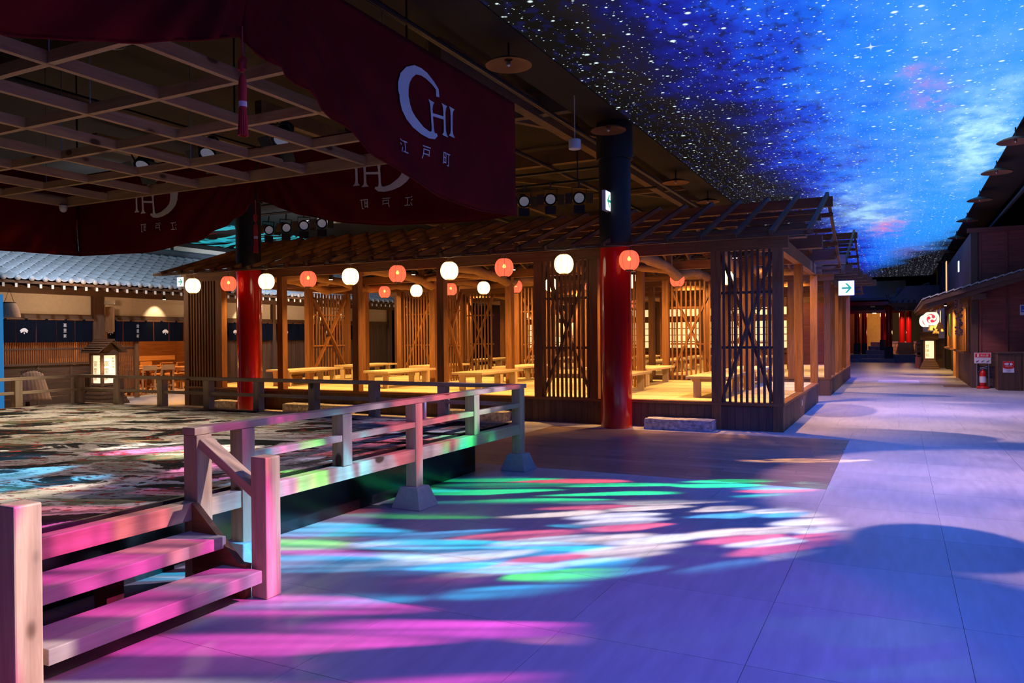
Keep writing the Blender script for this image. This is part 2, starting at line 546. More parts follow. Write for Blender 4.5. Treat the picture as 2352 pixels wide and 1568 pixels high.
glow('lens_glow', (0.62, 0.66, 0.9), 0.11, (0.25, 0.25, 0.3))  # faint emission stands in for the silver reflection on the glass


def paper_red():
    """red paper: glows itself and lets some of the bulb behind it through"""
    m = MATS['lantern_red']; t = NT(m.node_tree); b = t.n['Principled BSDF']
    out = t.n['Material Output']
    tr = t.new('ShaderNodeBsdfTransparent'); tr.inputs[0].default_value = (1, 0.55, 0.3, 1)
    mx = t.new('ShaderNodeMixShader'); mx.inputs[0].default_value = 0.2
    t.l.new(b.outputs[0], mx.inputs[1]); t.l.new(tr.outputs[0], mx.inputs[2]); t.l.new(mx.outputs[0], out.inputs[0])


paper_red()


def carpet_mat():
    m, t, b = principled('carpet')
    x, y, z = t.sep(t.new('ShaderNodeTexCoord').outputs['Object'])
    # long drifting cloud bands lying across the view
    u = t.m('ADD', t.m('MULTIPLY', x, 0.89), t.m('MULTIPLY', y, 0.45))
    v = t.m('SUBTRACT', t.m('MULTIPLY', y, 0.89), t.m('MULTIPLY', x, 0.45))
    P = t.comb(t.m('MULTIPLY', u, 0.75), t.m('MULTIPLY', v, 1.55))
    n = t.noise(P, 1.3, 7.0, 0.58, dist=0.8)
    Q = t.comb(t.m('MULTIPLY', u, 3.2), t.m('MULTIPLY', v, 6.0), 4.0)
    n2 = t.noise(Q, 2.0, 6.0, 0.65)
    n3 = t.noise(t.comb(t.m('MULTIPLY', u, 0.5), t.m('MULTIPLY', v, 1.2), 9.0), 1.1, 4.0)
    c = t.ramp(n, [(0.40, (0.018, 0.02, 0.018)), (0.465, (0.04, 0.04, 0.035)), (0.475, (0.60, 0.55, 0.47)), (0.555, (0.70, 0.64, 0.56)),
                   (0.575, (0.30, 0.26, 0.20)), (0.63, (0.36, 0.33, 0.26)), (0.65, (0.03, 0.03, 0.028)), (0.75, (0.5, 0.46, 0.4))])
    c = t.mix(t.step(n3, 0.55, 0.62), c, t.mix(0.5, c, (0.28, 0.29, 0.16)))
    red = t.m('MULTIPLY', t.step(n2, 0.56, 0.60), t.step(n3, 0.42, 0.5))
    c = t.mix(red, c, (0.38, 0.05, 0.03))
    c = t.mix(t.step(t.noise(Q, 5.0, 3.0), 0.60, 0.66), c, (0.04, 0.04, 0.035))
    t.put(b.inputs['Base Color'], c); b.inputs['Roughness'].default_value = 0.95
    b.inputs['Specular IOR Level'].default_value = 0.05
    bp = t.new('ShaderNodeBump'); bp.inputs['Strength'].default_value = 0.3; bp.inputs['Distance'].default_value = 0.01
    t.put(bp.inputs['Height'], t.noise(P, 60, 2.0)); t.put(b.inputs['Normal'], bp.outputs[0])


carpet_mat()


def vinyl_mat():
    for name in ('vinyl_floor', 'vinyl_tile'):
        m, t, b = principled(name)
        geo = t.new('ShaderNodeNewGeometry').outputs['Position']
        x, y, z = t.sep(geo)
        n = t.noise(t.comb(t.m('MULTIPLY', x, 14.0), t.m('MULTIPLY', y, 2.2)), 1.0, 6.0, 0.6)
        n2 = t.noise(t.comb(x, y), 0.6, 3.0)
        c = t.ramp(n, [(0.3, (0.42, 0.40, 0.41)), (0.7, (0.56, 0.53, 0.53))])
        c = t.mix(t.m('MULTIPLY', n2, 0.25), c, (0.36, 0.33, 0.33))
        if name == 'vinyl_tile':
            r = t.new('ShaderNodeObjectInfo').outputs['Random']
            k = t.m('ADD', 0.93, t.m('MULTIPLY', r, 0.12))
            c = t.mix(1.0, c, t.comb(k, k, k), 'MULTIPLY')
        else:
            br = t.new('ShaderNodeTexBrick', offset=0.5)
            t.put(br.inputs['Vector'], geo); br.inputs['Scale'].default_value = 1.0
            br.inputs['Brick Width'].default_value = 0.92; br.inputs['Row Height'].default_value = 0.92
            br.inputs['Mortar Size'].default_value = 0.004
            br.inputs['Color1'].default_value = (1, 1, 1, 1); br.inputs['Color2'].default_value = (0.94, 0.94, 0.94, 1)
            br.inputs['Mortar'].default_value = (0.55, 0.55, 0.55, 1)
            c = t.mix(1.0, c, br.outputs[0], 'MULTIPLY')
        t.put(b.inputs['Base Color'], c)
        t.put(b.inputs['Roughness'], t.m('ADD', 0.34, t.m('MULTIPLY', n, 0.16)))
        b.inputs['Specular IOR Level'].default_value = 0.4


vinyl_mat()


def led_mat():
    m, t, b = principled('starfield')
    b.inputs['Base Color'].default_value = (0.003, 0.003, 0.003, 1); b.inputs['Roughness'].default_value = 0.9; b.inputs['Specular IOR Level'].default_value = 0.02
    x, y, z = t.sep(t.new('ShaderNodeTexCoord').outputs['Object'])
    P = t.comb(x, t.m('MULTIPLY', y, 0.62))
    big = t.m('SUBTRACT', t.noise(P, 0.55, 6.0, 0.62), 0.5)
    mid = t.m('SUBTRACT', t.noise(P, 2.4, 6.0, 0.6), 0.5)
    tt = t.m('ADD', t.m('DIVIDE', t.m('ADD', x, 3.86), 5.7), t.m('ADD', t.m('MULTIPLY', big, 0.55), t.m('MULTIPLY', mid, 0.22)))
    c = t.ramp(tt, [(0.05, (0.006, 0.005, 0.0045)), (0.17, (0.012, 0.009, 0.011)), (0.24, (0.008, 0.008, 0.07)), (0.33, (0.010, 0.016, 0.34)),
                    (0.42, (0.008, 0.06, 0.72)), (0.55, (0.010, 0.17, 0.92)), (0.72, (0.015, 0.25, 0.96)), (1.0, (0.03, 0.32, 1.0))])
    # dark dust in the deep blue band
    fine = t.noise(P, 7.0, 5.0, 0.6)
    dust = t.m('MULTIPLY', t.step(fine, 0.5, 0.36), t.step(tt, 0.62, 0.35))
    c = t.mix(t.m('MULTIPLY', dust, 0.85), c, (0.008, 0.008, 0.05))
    # bright nebula
    wx = t.m('ADD', x, t.m('MULTIPLY', mid, 1.6)); wy = t.m('ADD', y, t.m('MULTIPLY', big, 9.0))
    g = t.m('ADD', t.gauss(wx, wy, 1.30, 16.5, 0.45, 3.4), t.m('MULTIPLY', t.gauss(wx, wy, -0.75, 24.5, 0.8, 3.2), 0.7))
    g = t.m('ADD', g, t.m('MULTIPLY', t.gauss(wx, wy, 0.9, 11.0, 1.0, 5.0), 0.12))
    g = t.m('ADD', g, t.m('MULTIPLY', t.gauss(wx, wy, -0.2, 19.0, 1.4, 9.0), 0.10))
    fil = t.step(t.noise(t.comb(t.m('ADD', x, big), t.m('MULTIPLY', y, 0.5)), 1.6, 7.0, 0.65), 0.34, 0.66)
    c = t.mix(t.m('MULTIPLY', g, t.m('ADD', 0.35, t.m('MULTIPLY', fil, 0.75)), clamp=True), c, (0.50, 0.88, 1.0))
    pk = t.m('ADD', t.gauss(wx, wy, 0.40, 12.8, 0.22, 0.9), t.gauss(wx, wy, -0.35, 27.5, 0.42, 2.4))
    c = t.mix(t.m('MULTIPLY', pk, t.m('MULTIPLY', fil, 0.75), clamp=True), c, (0.85, 0.16, 0.42))
    pu = t.gauss(wx, wy, 0.6, 37.0, 0.8, 3.0)
    c = t.mix(t.m('MULTIPLY', pu, 0.5), c, (0.22, 0.03, 0.22))
    far = t.step(t.m('ADD', t.m('ADD', y, t.m('MULTIPLY', x, 4.5)), t.m('MULTIPLY', big, 16.0)), 34.0, 45.0)
    c = t.mix(far, c, (0.006, 0.005, 0.010))
    # stars
    P2 = t.comb(x, y)
    tot = None
    for sc, r0, keep, amp in ((3.0, 0.105, 0.55, 1.0), (5.5, 0.09, 0.40, 0.9), (10.0, 0.10, 0.50, 0.6)):
        vo = t.vor(P2, sc)
        rr, gg, bb = t.sep(vo[1])
        rad = t.m('MULTIPLY', t.m('ADD', 0.35, gg), r0)
        s_ = t.m('MULTIPLY', t.m('MULTIPLY', t.step(t.m('DIVIDE', vo[0], rad), 1.0, 0.35), t.step(rr, keep, keep + 0.05)), amp)
        tot = s_ if tot is None else t.m('MAXIMUM', tot, s_)
    c = t.mix(tot, c, (0.78, 0.98, 1.0))
    # one big four-pointed star
    dx = t.m('ABSOLUTE', t.m('SUBTRACT', x, -0.28)); dy = t.m('ABSOLUTE', t.m('SUBTRACT', y, 10.32))
    k = t.m('MULTIPLY', t.m('ADD', dx, 0.004), t.m('ADD', dy, 0.004))
    cross = t.m('MULTIPLY', t.step(k, 0.0011, 0.0002), t.step(t.m('MAXIMUM', dx, t.m('MULTIPLY', dy, 0.8)), 0.24, 0.05))
    c = t.mix(t.m('MULTIPLY', cross, 0.8), c, (0.75, 0.9, 1.0))
    t.put(b.inputs['Emission Color'], c); b.inputs['Emission Strength'].default_value = 1.1


led_mat()


def screen_mat(name, stops):
    m, t, b = principled(name)
    b.inputs['Base Color'].default_value = (0.004, 0.004, 0.004, 1)
    x, y, z = t.sep(t.new('ShaderNodeTexCoord').outputs['Object'])
    n = t.noise(t.comb(t.m('MULTIPLY', x, 0.35), t.m('MULTIPLY', y, 0.7)), 1.0, 3.0, 0.6, dist=1.0)
    t.put(b.inputs['Emission Color'], t.ramp(n, stops)); b.inputs['Emission Strength'].default_value = 1.0


screen_mat('nebula_screen', [(0.40, (0.004, 0.003, 0.003)), (0.42, (0.02, 0.30, 0.45)), (0.50, (0.03, 0.48, 0.52)), (0.52, (0.006, 0.004, 0.004)), (0.66, (0.006, 0.004, 0.004)), (0.7, (0.2, 0.01, 0.015)), (0.74, (0.005, 0.004, 0.004))])


# ================================================================== THE SETTING
FX = -0.63
floor = box('floor', -24, 14, -5, 62, -0.12, -0.008, 'vinyl_floor'); tag(floor, kind='structure')
mb = MB()
far_floor = [(-24, 14, 12.77, 62), (-24, -5.23, -5, 12.77), (4.89, 14, -5, 12.77), (-5.23, 4.89, -5, 1.73)]
for (a, b_, c, d) in far_floor:
    mb.box(a, b_, c, d, -0.008, 0.0)
mb.build('floor_sheet', 'vinyl_floor', floor)
# vinyl tiles of the plaza and the walkway
ts = 0.92
for i in range(-5, 6):
    for j in range(0, 12):
        x0 = FX + i * ts; y0 = 1.73 + j * ts; x1 = x0 + ts; y1 = y0 + ts
        if i < 0 and 7 <= j <= 10:
            continue
        if i < 0 and j == 6:
            y1 = 7.98
        box('tile', x0 + 0.0015, x1 - 0.0015, y0 + 0.0015, y1 - 0.0015, -0.008, 0.0, 'vinyl_tile', floor)
# strip of dark floorboards in front of the pavilion
ny = 20
yb0, yb1 = 7.98, 1.73 + 11 * ts
for j in range(ny):
    y0 = yb0 + (yb1 - yb0) * j / ny; y1 = yb0 + (yb1 - yb0) * (j + 1) / ny
    x = -5.23 - 1.2 * ((j * 0.37) % 1)
    while x < FX - 0.01:
        a, b_ = max(x, -5.23), min(x + 1.2, FX)
        if b_ - a > 0.02:
            box('plank', a + 0.0015, b_ - 0.0015, y0 + 0.0012, y1 - 0.0012, -0.008, 0.0, 'floor_wood', floor)
        x += 1.2

ceiling = box('ceiling', -24, 14, -5, 62, 5.45, 5.55, 'ceiling_paint'); tag(ceiling, kind='structure')
tag(box('wall_left', -24.2, -24, -5, 62, 0, 5.45, 'wall_dark'), kind='structure')
tag(box('wall_right', 14, 14.2, -5, 62, 0, 5.45, 'wall_dark'), kind='structure')
tag(box('wall_back', -24, 14, 62, 62.2, 0, 5.45, 'wall_dark'), kind='structure')
tag(box('wall_front', -24, 14, -5.2, -5, 0, 5.45, 'wall_dark'), kind='structure')
# soffit strips beside the screen
t1 = box('trim_1', -4.55, -3.88, -4, 52, 5.02, 5.45, 'soffit_black'); tag(t1, kind='structure')
t2 = box('trim_2', 1.85, 2.6, -4, 52, 5.02, 5.45, 'soffit_black'); tag(t2, kind='structure')
# ceiling joists and pipes
for k, (p, q, wd, ht) in enumerate([
        ((-9.0, 11.2, 5.2), (-4.6, 11.2, 5.2), 0.16, 0.3), ((-5.2, 8.2, 5.15), (-5.2, 34, 5.15), 0.18, 0.28), ((-16, 14.5, 5.2), (-4.6, 14.5, 5.2), 0.16, 0.3),
        ((-16, 18.5, 5.2), (-4.6, 18.5, 5.2), 0.16, 0.3), ((-16, 23, 5.2), (-4.6, 23, 5.2), 0.16, 0.3), ((-9, 9, 5.15), (-9, 30, 5.15), 0.14, 0.25),
        ((-13, 9, 5.15), (-13, 30, 5.15), 0.14, 0.25), ((-7.2, 9, 5.2), (-4.7, 13.6, 5.2), 0.10, 0.12), ((-8.0, 16, 5.2), (-4.7, 21, 5.2), 0.10, 0.12),
        ((-17, 6, 5.2), (-4.6, 6, 5.2), 0.16, 0.3), ((-17, 2, 5.2), (-4.6, 2, 5.2), 0.16, 0.3), ((-16, 28, 5.2), (-4.6, 28, 5.2), 0.16, 0.3)]):
    bar('joist', p, q, wd, ht, 'duct_tan', ceiling)
for (x, z, r) in ((-4.72, 4.92, 0.03), (-4.85, 4.98, 0.02), (-6.4, 5.0, 0.04), (-10.5, 5.0, 0.05)):
    MB().tube([(x, 3, z), (x, 40, z)], r, 8).build('pipe', 'dark_steel', ceiling, True)
for (y, z) in ((13.3, 4.62), (16.6, 4.8), (21.0, 4.8)):
    MB().tube([(-15, y, z), (-4.75, y, z)], 0.028, 8).build('pipe', 'dark_steel', ceiling, True)
MB().tube([(2.55, 8, 4.75), (2.55, 46, 4.75)], 0.05, 8).build('pipe', 'dark_steel', ceiling, True)

# the screen that carries the star field
scr = thing('ceiling_screen', 'huge glowing blue starfield video screen covering the walkway ceiling', 'screen', (-1.0, 24, 5.0))
mb = MB().box(-3.86, 1.83, -4, 52, 5.0, 5.04); mb.build('display', 'starfield', scr)
box('screen_frame', -3.885, -3.86, -4, 52, 4.985, 5.05, 'soffit_black', scr)
box('screen_frame', 1.83, 1.855, -4, 52, 4.985, 5.05, 'soffit_black', scr)
# a second, smaller screen beyond the pavilion
s2 = thing('ceiling_screen', 'small teal nebula video screen high above the tiled shop roof', 'screen', (-20.5, 18.4, 4.98))
MB().box(-22.6, -18.3, 15.6, 21.2, 4.98, 5.02).build('display', 'nebula_screen', s2)

# ================================================================== STAGE
ZF = 0.52
stage = thing('stage', 'low stage with patterned cloud carpet and pale pine railings on three sides', 'stage', (-7.8, 3.5, 0))
B = 0.004
SX, BX = -3.86, -11.75
YB = 7.83
YN = -1.2
# carpet panels with dark seams between them
for (y0, y1) in ((YN, 1.62), (1.63, 4.55), (4.56, 7.72)):
    for (x0, x1) in ((-11.66, -8.0), (-7.99, -3.985)):
        mb = MB().box(x0, x1, y0, y1, ZF - 0.03, ZF + 0.006); mb.build('carpet', 'carpet', stage)
box('deck', -11.68, -3.95, YN, YB - 0.06, ZF - 0.11, ZF - 0.03, 'black_paint', stage)
box('carpet_edging', -3.985, -3.96, 2.1, 7.73, ZF - 0.03, ZF + 0.010, 'dark_steel', stage)
# black skirt under the deck
box('skirt', -4.27, -4.25, YN, 7.47, 0.0, 0.41, 'black_gloss', stage)
box('skirt', -11.5, -4.27, 7.45, 7.47, 0.0, 0.41, 'black_gloss', stage)
box('skirt', -11.5, -11.48, YN, 7.45, 0.0, 0.41, 'black_gloss', stage)
# edge beams
box('edge_beam', SX - 0.05, SX + 0.045, 3.39, 7.73, 0.41, ZF, 'pine', stage, B)
box('edge_beam', SX - 0.05, SX + 0.045, 1.98, 3.27, 0.41, ZF, 'pine', stage, B)
box('edge_beam', SX - 0.05, SX + 0.045, YN, 1.86, 0.41, ZF, 'pine', stage, B)
box('edge_beam', BX + 0.06, SX - 0.06, YB - 0.045, YB + 0.045, 0.41, ZF, 'pine', stage, B)
box('edge_beam', BX - 0.045, BX + 0.045, YN, YB - 0.06, 0.41, ZF, 'pine', stage, B)


def post(x, y, z0, z1, w_=0.11):
    return box('post', x - w_ / 2, x + w_ / 2, y - w_ / 2, y + w_ / 2, z0, z1, 'pine', stage, B)


def footing(x, y):
    mb = MB(); a, b_ = 0.155, 0.095; h = 0.185
    mb.add([(x - a, y - a, 0), (x + a, y - a, 0), (x + a, y + a, 0), (x - a, y + a, 0), (x - b_, y - b_, h), (x + b_, y - b_, h), (x + b_, y + b_, h), (x - b_, y + b_, h)],
           [(0, 3, 2, 1), (4, 5, 6, 7), (0, 1, 5, 4), (1, 2, 6, 5), (2, 3, 7, 6), (3, 0, 4, 7)])
    o = mb.build('footing', 'concrete', stage)
    md = o.modifiers.new('edge', 'BEVEL'); md.width = 0.008; md.segments = 2


for y, foot in ((7.78, 1), (6.735, 0), (5.69, 1), (4.70, 0), (3.69, 1)):
    post(SX, y, 0.18 if foot else ZF, 0.92)
    if foot:
        footing(SX, y)
post(SX, 3.33, 0.0, 0.92, 0.115)
post(SX, 1.92, 0.0, 0.92, 0.115)
post(SX, 0.9, ZF, 0.92); post(SX, -0.1, ZF, 0.92)
bx_posts = [-11.75, -10.80, -9.81, -8.84, -7.88, -6.89, -5.91, -4.885]
for x in bx_posts:
    post(x, YB, 0.0 if x in (-11.75, -8.84, -5.91) else ZF, 0.92)
for y in (6.85, 5.87, 4.9, 3.9, 2.9):
    post(BX, y, ZF, 0.92)
# rails
box('top_rail', SX - 0.06, SX + 0.05, 3.265, 7.90, 0.922, 0.967, 'pine', stage, B)
box('top_rail', SX - 0.06, SX + 0.05, YN, 1.985, 0.922, 0.967, 'pine', stage, B)
box('top_rail', BX - 0.06, SX - 0.065, YB - 0.055, YB + 0.055, 0.922, 0.967, 'pine', stage, B)
box('top_rail', BX - 0.055, BX + 0.055, YN, YB - 0.06, 0.922, 0.967, 'pine', stage, B)
ys = [3.33, 3.69, 4.70, 5.69, 6.735, 7.78]
for a, b_ in zip(ys[1:], ys[2:]):
    box('middle_rail', SX - 0.01, SX + 0.05, a + 0.056, b_ - 0.056, 0.712, 0.760, 'pine', stage, B)
xs = bx_posts + [SX]
for a, b_ in zip(xs, xs[1:]):
    box('middle_rail', a + 0.056, b_ - 0.056, YB - 0.03, YB + 0.03, 0.712, 0.756, 'pine', stage, B)
yl = [2.9, 3.9, 4.9, 5.87, 6.85, YB]
for a, b_ in zip(yl, yl[1:]):
    box('middle_rail', BX - 0.03, BX + 0.03, a + 0.056, b_ - 0.056, 0.712, 0.756, 'pine', stage, B)
# steps
for y0, y1 in ((3.28, 3.40), (1.876, 1.996)):
    box('newel_post', -3.373, -3.253, y0, y1, 0.0, 0.82, 'pine', stage, 0.009)
    yc = (y0 + y1) / 2
    bar('handrail', (SX + 0.05, yc, 0.875), (-3.36, yc, 0.60), 0.10, 0.055, 'pine', stage, B)
    s = 1 if y0 > 2.5 else -1
    yy = y0 - 0.02 if s > 0 else y1 + 0.02
    mb = MB().prism([(SX + 0.05, ZF), (SX + 0.05, 0.10), (-3.62, 0.0), (-3.38, 0.0), (-3.37, 0.20), (-3.43, 0.20)], lambda u, v, t: (u, t, v), yy - 0.022, yy + 0.022)
    mb.build('stringer', 'cedar_x', stage)
box('tread', -3.56, -3.262, 2.02, 3.255, 0.105, 0.177, 'tread_wood', stage, B)
box('tread', -3.84, -3.545, 2.02, 3.255, 0.275, 0.345, 'tread_wood', stage, B)
box('support_block', -3.80, -3.70, 2.6, 2.7, 0.0, 0.275, 'dark_wood', stage)
box('cable_post', -5.02, -4.98, 7.56, 7.60, ZF + 0.006, 0.80, 'white_plastic', stage)

# ================================================================== LATTICE CANOPY
lat = thing('timber_canopy', 'open square grid of pine battens hung above the carpeted stage', 'canopy', (-7.9, 3.9, 3.6))
LZ0, LZ1 = 3.6, 3.70
lx = [-4.80 - 0.957 * k for k in range(8)]
ly = [0.70, 1.67, 2.645, 3.62, 4.595, 5.57, 6.55]
for x in [-4.02] + lx:
    box('batten', x - 0.028, x + 0.028, 0.2, 7.47, LZ0, LZ1, 'dim_pine', lat)
seg = [-4.02] + lx
for y in ly:
    for a, b_ in zip(seg[1:], seg):
        box('batten', a + 0.028, b_ - 0.028, y - 0.028, y + 0.028, LZ0 + 0.004, LZ1 - 0.004, 'dim_pine', lat)
box('edge_batten', -11.56, -3.98, 7.47, 7.53, LZ0 - 0.01, LZ1 + 0.03, 'dim_pine', lat)
box('edge_batten', -11.56, -11.50, 0.2, 7.47, LZ0 - 0.01, LZ1 + 0.03, 'dim_pine', lat)
for x, y in ((-5.75, 3.62), (-6.7, 4.6), (-8.63, 3.62), (-5.75, 5.57), (-8.63, 5.57), (-10.5, 4.6), (-10.5, 6.55), (-7.66, 6.55), (-4.8, 6.55)):
    MB().tube([(x, y, LZ1), (x, y, 5.45)], 0.004, 6).build('hanger_wire', 'steel', lat)

# ================================================================== BANNERS
ZT = 4.21


def lerp_prof(prof, s):
    for (a, za), (b_, zb) in zip(prof, prof[1:]):
        if a <= s <= b_:
            k = (s - a) / (b_ - a)
            k = k * k * (3 - 2 * k) * 0.35 + k * 0.65
            return za + (zb - za) * k
    return prof[-1][1]


def fold(s, v, gather, sgn, length):
    """cloth relief: folds that radiate from the gather point; v is 0 at the top and 1 at the hem"""
    d = abs(s - gather)
    amp = 0.035 * v ** 1.6 * math.exp(-d / (0.45 * length)) + 0.008 * v
    ang = math.atan2(v * 1.2, d + 0.15)
    return sgn * (amp * math.sin(ang * 26.0) + 0.012 * math.sin(s * 3.1 + v * 2.0) * v)


def banner(label, axis, c, prof, gather, sgn, group=None):
    """axis 'y': cloth in the plane x=c, running along y; axis 'x': cloth in the plane y=c"""
    s0, s1 = prof[0][0], prof[-1][0]
    n, mrows = int(abs(s1 - s0) / 0.06), 22
    L_ = abs(s1 - s0)
    vs_ = []; fs_ = []

    def P(s, z, o=0.0):
        zb = lerp_prof(prof, s); v = (ZT - z) / (ZT - zb)
        f = fold(s, max(0, min(1, v)), gather, sgn, L_) + o
        return (c + f, s, z) if axis == 'y' else (s, c + f, z)
    for i in range(n + 1):
        s = s0 + (s1 - s0) * i / n
        zb = lerp_prof(prof, s)
        for j in range(mrows + 1):
            vs_.append(P(s, ZT + (zb - ZT) * j / mrows))
    for i in range(n):
        for j in range(mrows):
            a = i * (mrows + 1) + j
            fs_.append((a, a + 1, a + mrows + 2, a + mrows + 1))
    th = thing('banner', label, 'banner', P((s0 + s1) / 2, ZT), group)
    mb = MB().add(vs_, fs_)
    o = mb.build('cloth', 'banner_red', th, 'all')
    md = o.modifiers.new('thickness', 'SOLIDIFY'); md.thickness = 0.006; md.offset = 0
    box_hem = MB().tube([P(s0 + (s1 - s0) * i / 40, lerp_prof(prof, s0 + (s1 - s0) * i / 40)) for i in range(41)], 0.008, 6)
    box_hem.build('hem', 'banner_red', th, 'all')
    return th, P


C_OUT = [(0.44, 0.36), (0.42, 0.56), (0.30, 0.70), (0.14, 0.83), (0.0, 0.87), (-0.16, 0.85), (-0.34, 0.70), (-0.46, 0.48), (-0.52, 0.22), (-0.53, 0.0),
         (-0.51, -0.10), (-0.51, -0.22), (-0.46, -0.44), (-0.36, -0.62), (-0.22, -0.76), (-0.04, -0.85), (0.14, -0.88), (0.28, -0.84), (0.36, -0.72)]
C_IN = [(0.36, 0.33), (0.35, 0.52), (0.25, 0.60), (0.12, 0.66), (0.0, 0.68), (-0.12, 0.64), (-0.20, 0.52), (-0.26, 0.36), (-0.29, 0.18), (-0.30, 0.0),
        (-0.29, -0.10), (-0.28, -0.20), (-0.24, -0.36), (-0.17, -0.47), (-0.08, -0.56), (0.02, -0.65), (0.14, -0.69), (0.26, -0.68), (0.34, -0.66)]


def chi_print(th, P, s_c, z_c, sx):
    """the letters C H I and a small line of characters under them; sx mirrors along the cloth"""
    mb = MB()

    def fn(u, v, o):
        return P(s_c + sx * u, z_c + v, o)

    def strip(pts):
        for (l0, r0), (l1, r1) in zip(pts, pts[1:]):
            for o in (0.016, -0.016):
                mb.add([fn(*l0, o), fn(*r0, o), fn(*r1, o), fn(*l1, o)], [(0, 1, 2, 3)])
    strip([((a[0] * 0.70, a[1] * 0.36), (b_[0] * 0.70, b_[1] * 0.36)) for a, b_ in zip(C_OUT, C_IN)])
    flat('letter', mb, 'white_print', th)
    mb = MB()

    def stem(x, y0, y1, w_=0.018, f=0.052):
        strip([((x - f, y1), (x + f, y1 - 0.006)), ((x - f * 0.75, y1 - 0.012), (x + f * 0.75, y1 - 0.018)), ((x - w_ - 0.008, y1 - 0.035), (x + w_ + 0.008, y1 - 0.04)),
               ((x - w_, y1 - 0.08), (x + w_, y1 - 0.08)), ((x - w_, y0 + 0.07), (x + w_, y0 + 0.07)), ((x - w_ - 0.008, y0 + 0.03), (x + w_ + 0.008, y0 + 0.03)),
               ((x - f, y0 + 0.008), (x + f, y0 + 0.008)), ((x - f, y0), (x + f, y0))])
    stem(0.17, -0.265, 0.06); stem(0.40, -0.225, 0.085)
    strip([((0.18, -0.085), (0.18, -0.055)), ((0.39, -0.065), (0.39, -0.035))])
    flat('letter', mb, 'white_print', th)
    mb = MB()
    stem(0.535, -0.20, 0.09)
    flat('letter', mb, 'white_print', th)
    for k, ch in enumerate('江戸町'):
        mb = MB()
        for o in (0.016, -0.016):
            text_mb(mb, ch, -0.28 + 0.345 * k, -0.47 + 0.01 * k, 0.125, 0.125, lambda u, v: fn(u, v, o))
        flat('character', mb, 'white_print', th)


swag_a = [(3.826, 3.56), (3.983, 3.471), (4.373, 3.387), (4.817, 3.222), (5.327, 3.051), (5.781, 2.948), (6.296, 2.873), (7.07, 2.851), (7.93, 2.90)]
th, P = banner('dark red banner with large white letters facing the walkway', 'y', -3.95, swag_a, 3.9, 1)
chi_print(th, P, 5.97, 3.69, 1)
swag_b = [(-0.6, 3.4), (0.2, 3.06), (1.2, 2.96), (2.243, 3.024), (2.575, 3.108), (2.965, 3.229), (3.427, 3.395), (3.823, 3.56)]
th, P = banner('dark red banner swag without letters above the stage steps', 'y', -3.95, swag_b, 3.75, 1)
swag_c = [(-8.02, 3.46), (-7.173, 3.176), (-6.433, 3.02), (-5.739, 2.94), (-5.086, 2.913), (-4.471, 2.903), (-3.98, 2.94)]
th, P = banner('dark red banner with mirrored letters hanging before the par lamps', 'x', 8.0, swag_c, -8.0, 1)
chi_print(th, P, -5.75, 3.69, -1)
swag_d = [(-12.0, 2.90), (-11.2, 2.88), (-10.412, 2.861), (-9.266, 2.956), (-8.6, 3.17), (-8.06, 3.46)]
th, P = banner('dark red banner with mirrored letters above the tiled roof', 'x', 8.0, swag_d, -8.1, 1)
chi_print(th, P, -10.0, 3.69, -1)
swag_e = [(0.6, 3.0), (2.0, 2.86), (4.0, 2.9), (6.0, 2.86), (8.0, 2.90)]
th, P = banner('dark red banner edge on beside the tiled shop roof', 'y', -12.0, swag_e, 7.9, -1)


def tassel(x, y, z, label):
    th = thing('tassel', label, 'tassel', (x, y, z - 0.72), 'red cord tassels on the banners')
    MB().tube([(x, y, z), (x, y, z - 0.22)], 0.007, 6).build('cord', 'tassel_red', th, True)
    mb = MB()
    for s in (-1, 1):
        mb.tube([(x, y, z - 0.2), (x + s * 0.035, y, z - 0.23), (x + s * 0.03, y, z - 0.29), (x, y, z - 0.27)], 0.009, 6)
    mb.lathe([(0.008, 0.06), (0.022, 0.03), (0.024, 0.0), (0.012, -0.03)], 10, (x, y, z - 0.28))
    mb.build('bow', 'tassel_red', th, True)
    MB().lathe([(0.008, 0), (0.026, -0.04), (0.03, -0.12), (0.026, -0.2)], 12, (x, y, z - 0.32)).build('head', 'tassel_red', th, True)
    MB().lathe([(0.028, 0), (0.028, -0.035)], 12, (x, y, z - 0.51)).build('band', 'white_print', th, True)
    mb = MB()
    for k in range(14):
        a = 2 * PI * k / 14
        mb.tube([(x + 0.018 * math.cos(a), y + 0.018 * math.sin(a), z - 0.54), (x + 0.03 * math.cos(a), y + 0.03 * math.sin(a), z - 0.74)], 0.006, 5)
    mb.build('fringe', 'tassel_red', th)


tassel(-3.95, 3.81, 3.62, 'red cord tassel at the gather of the lettered banner over the steps')
tassel(-8.04, 7.97, 3.46, 'red cord tassel between the two mirrored banners by the red pillar')


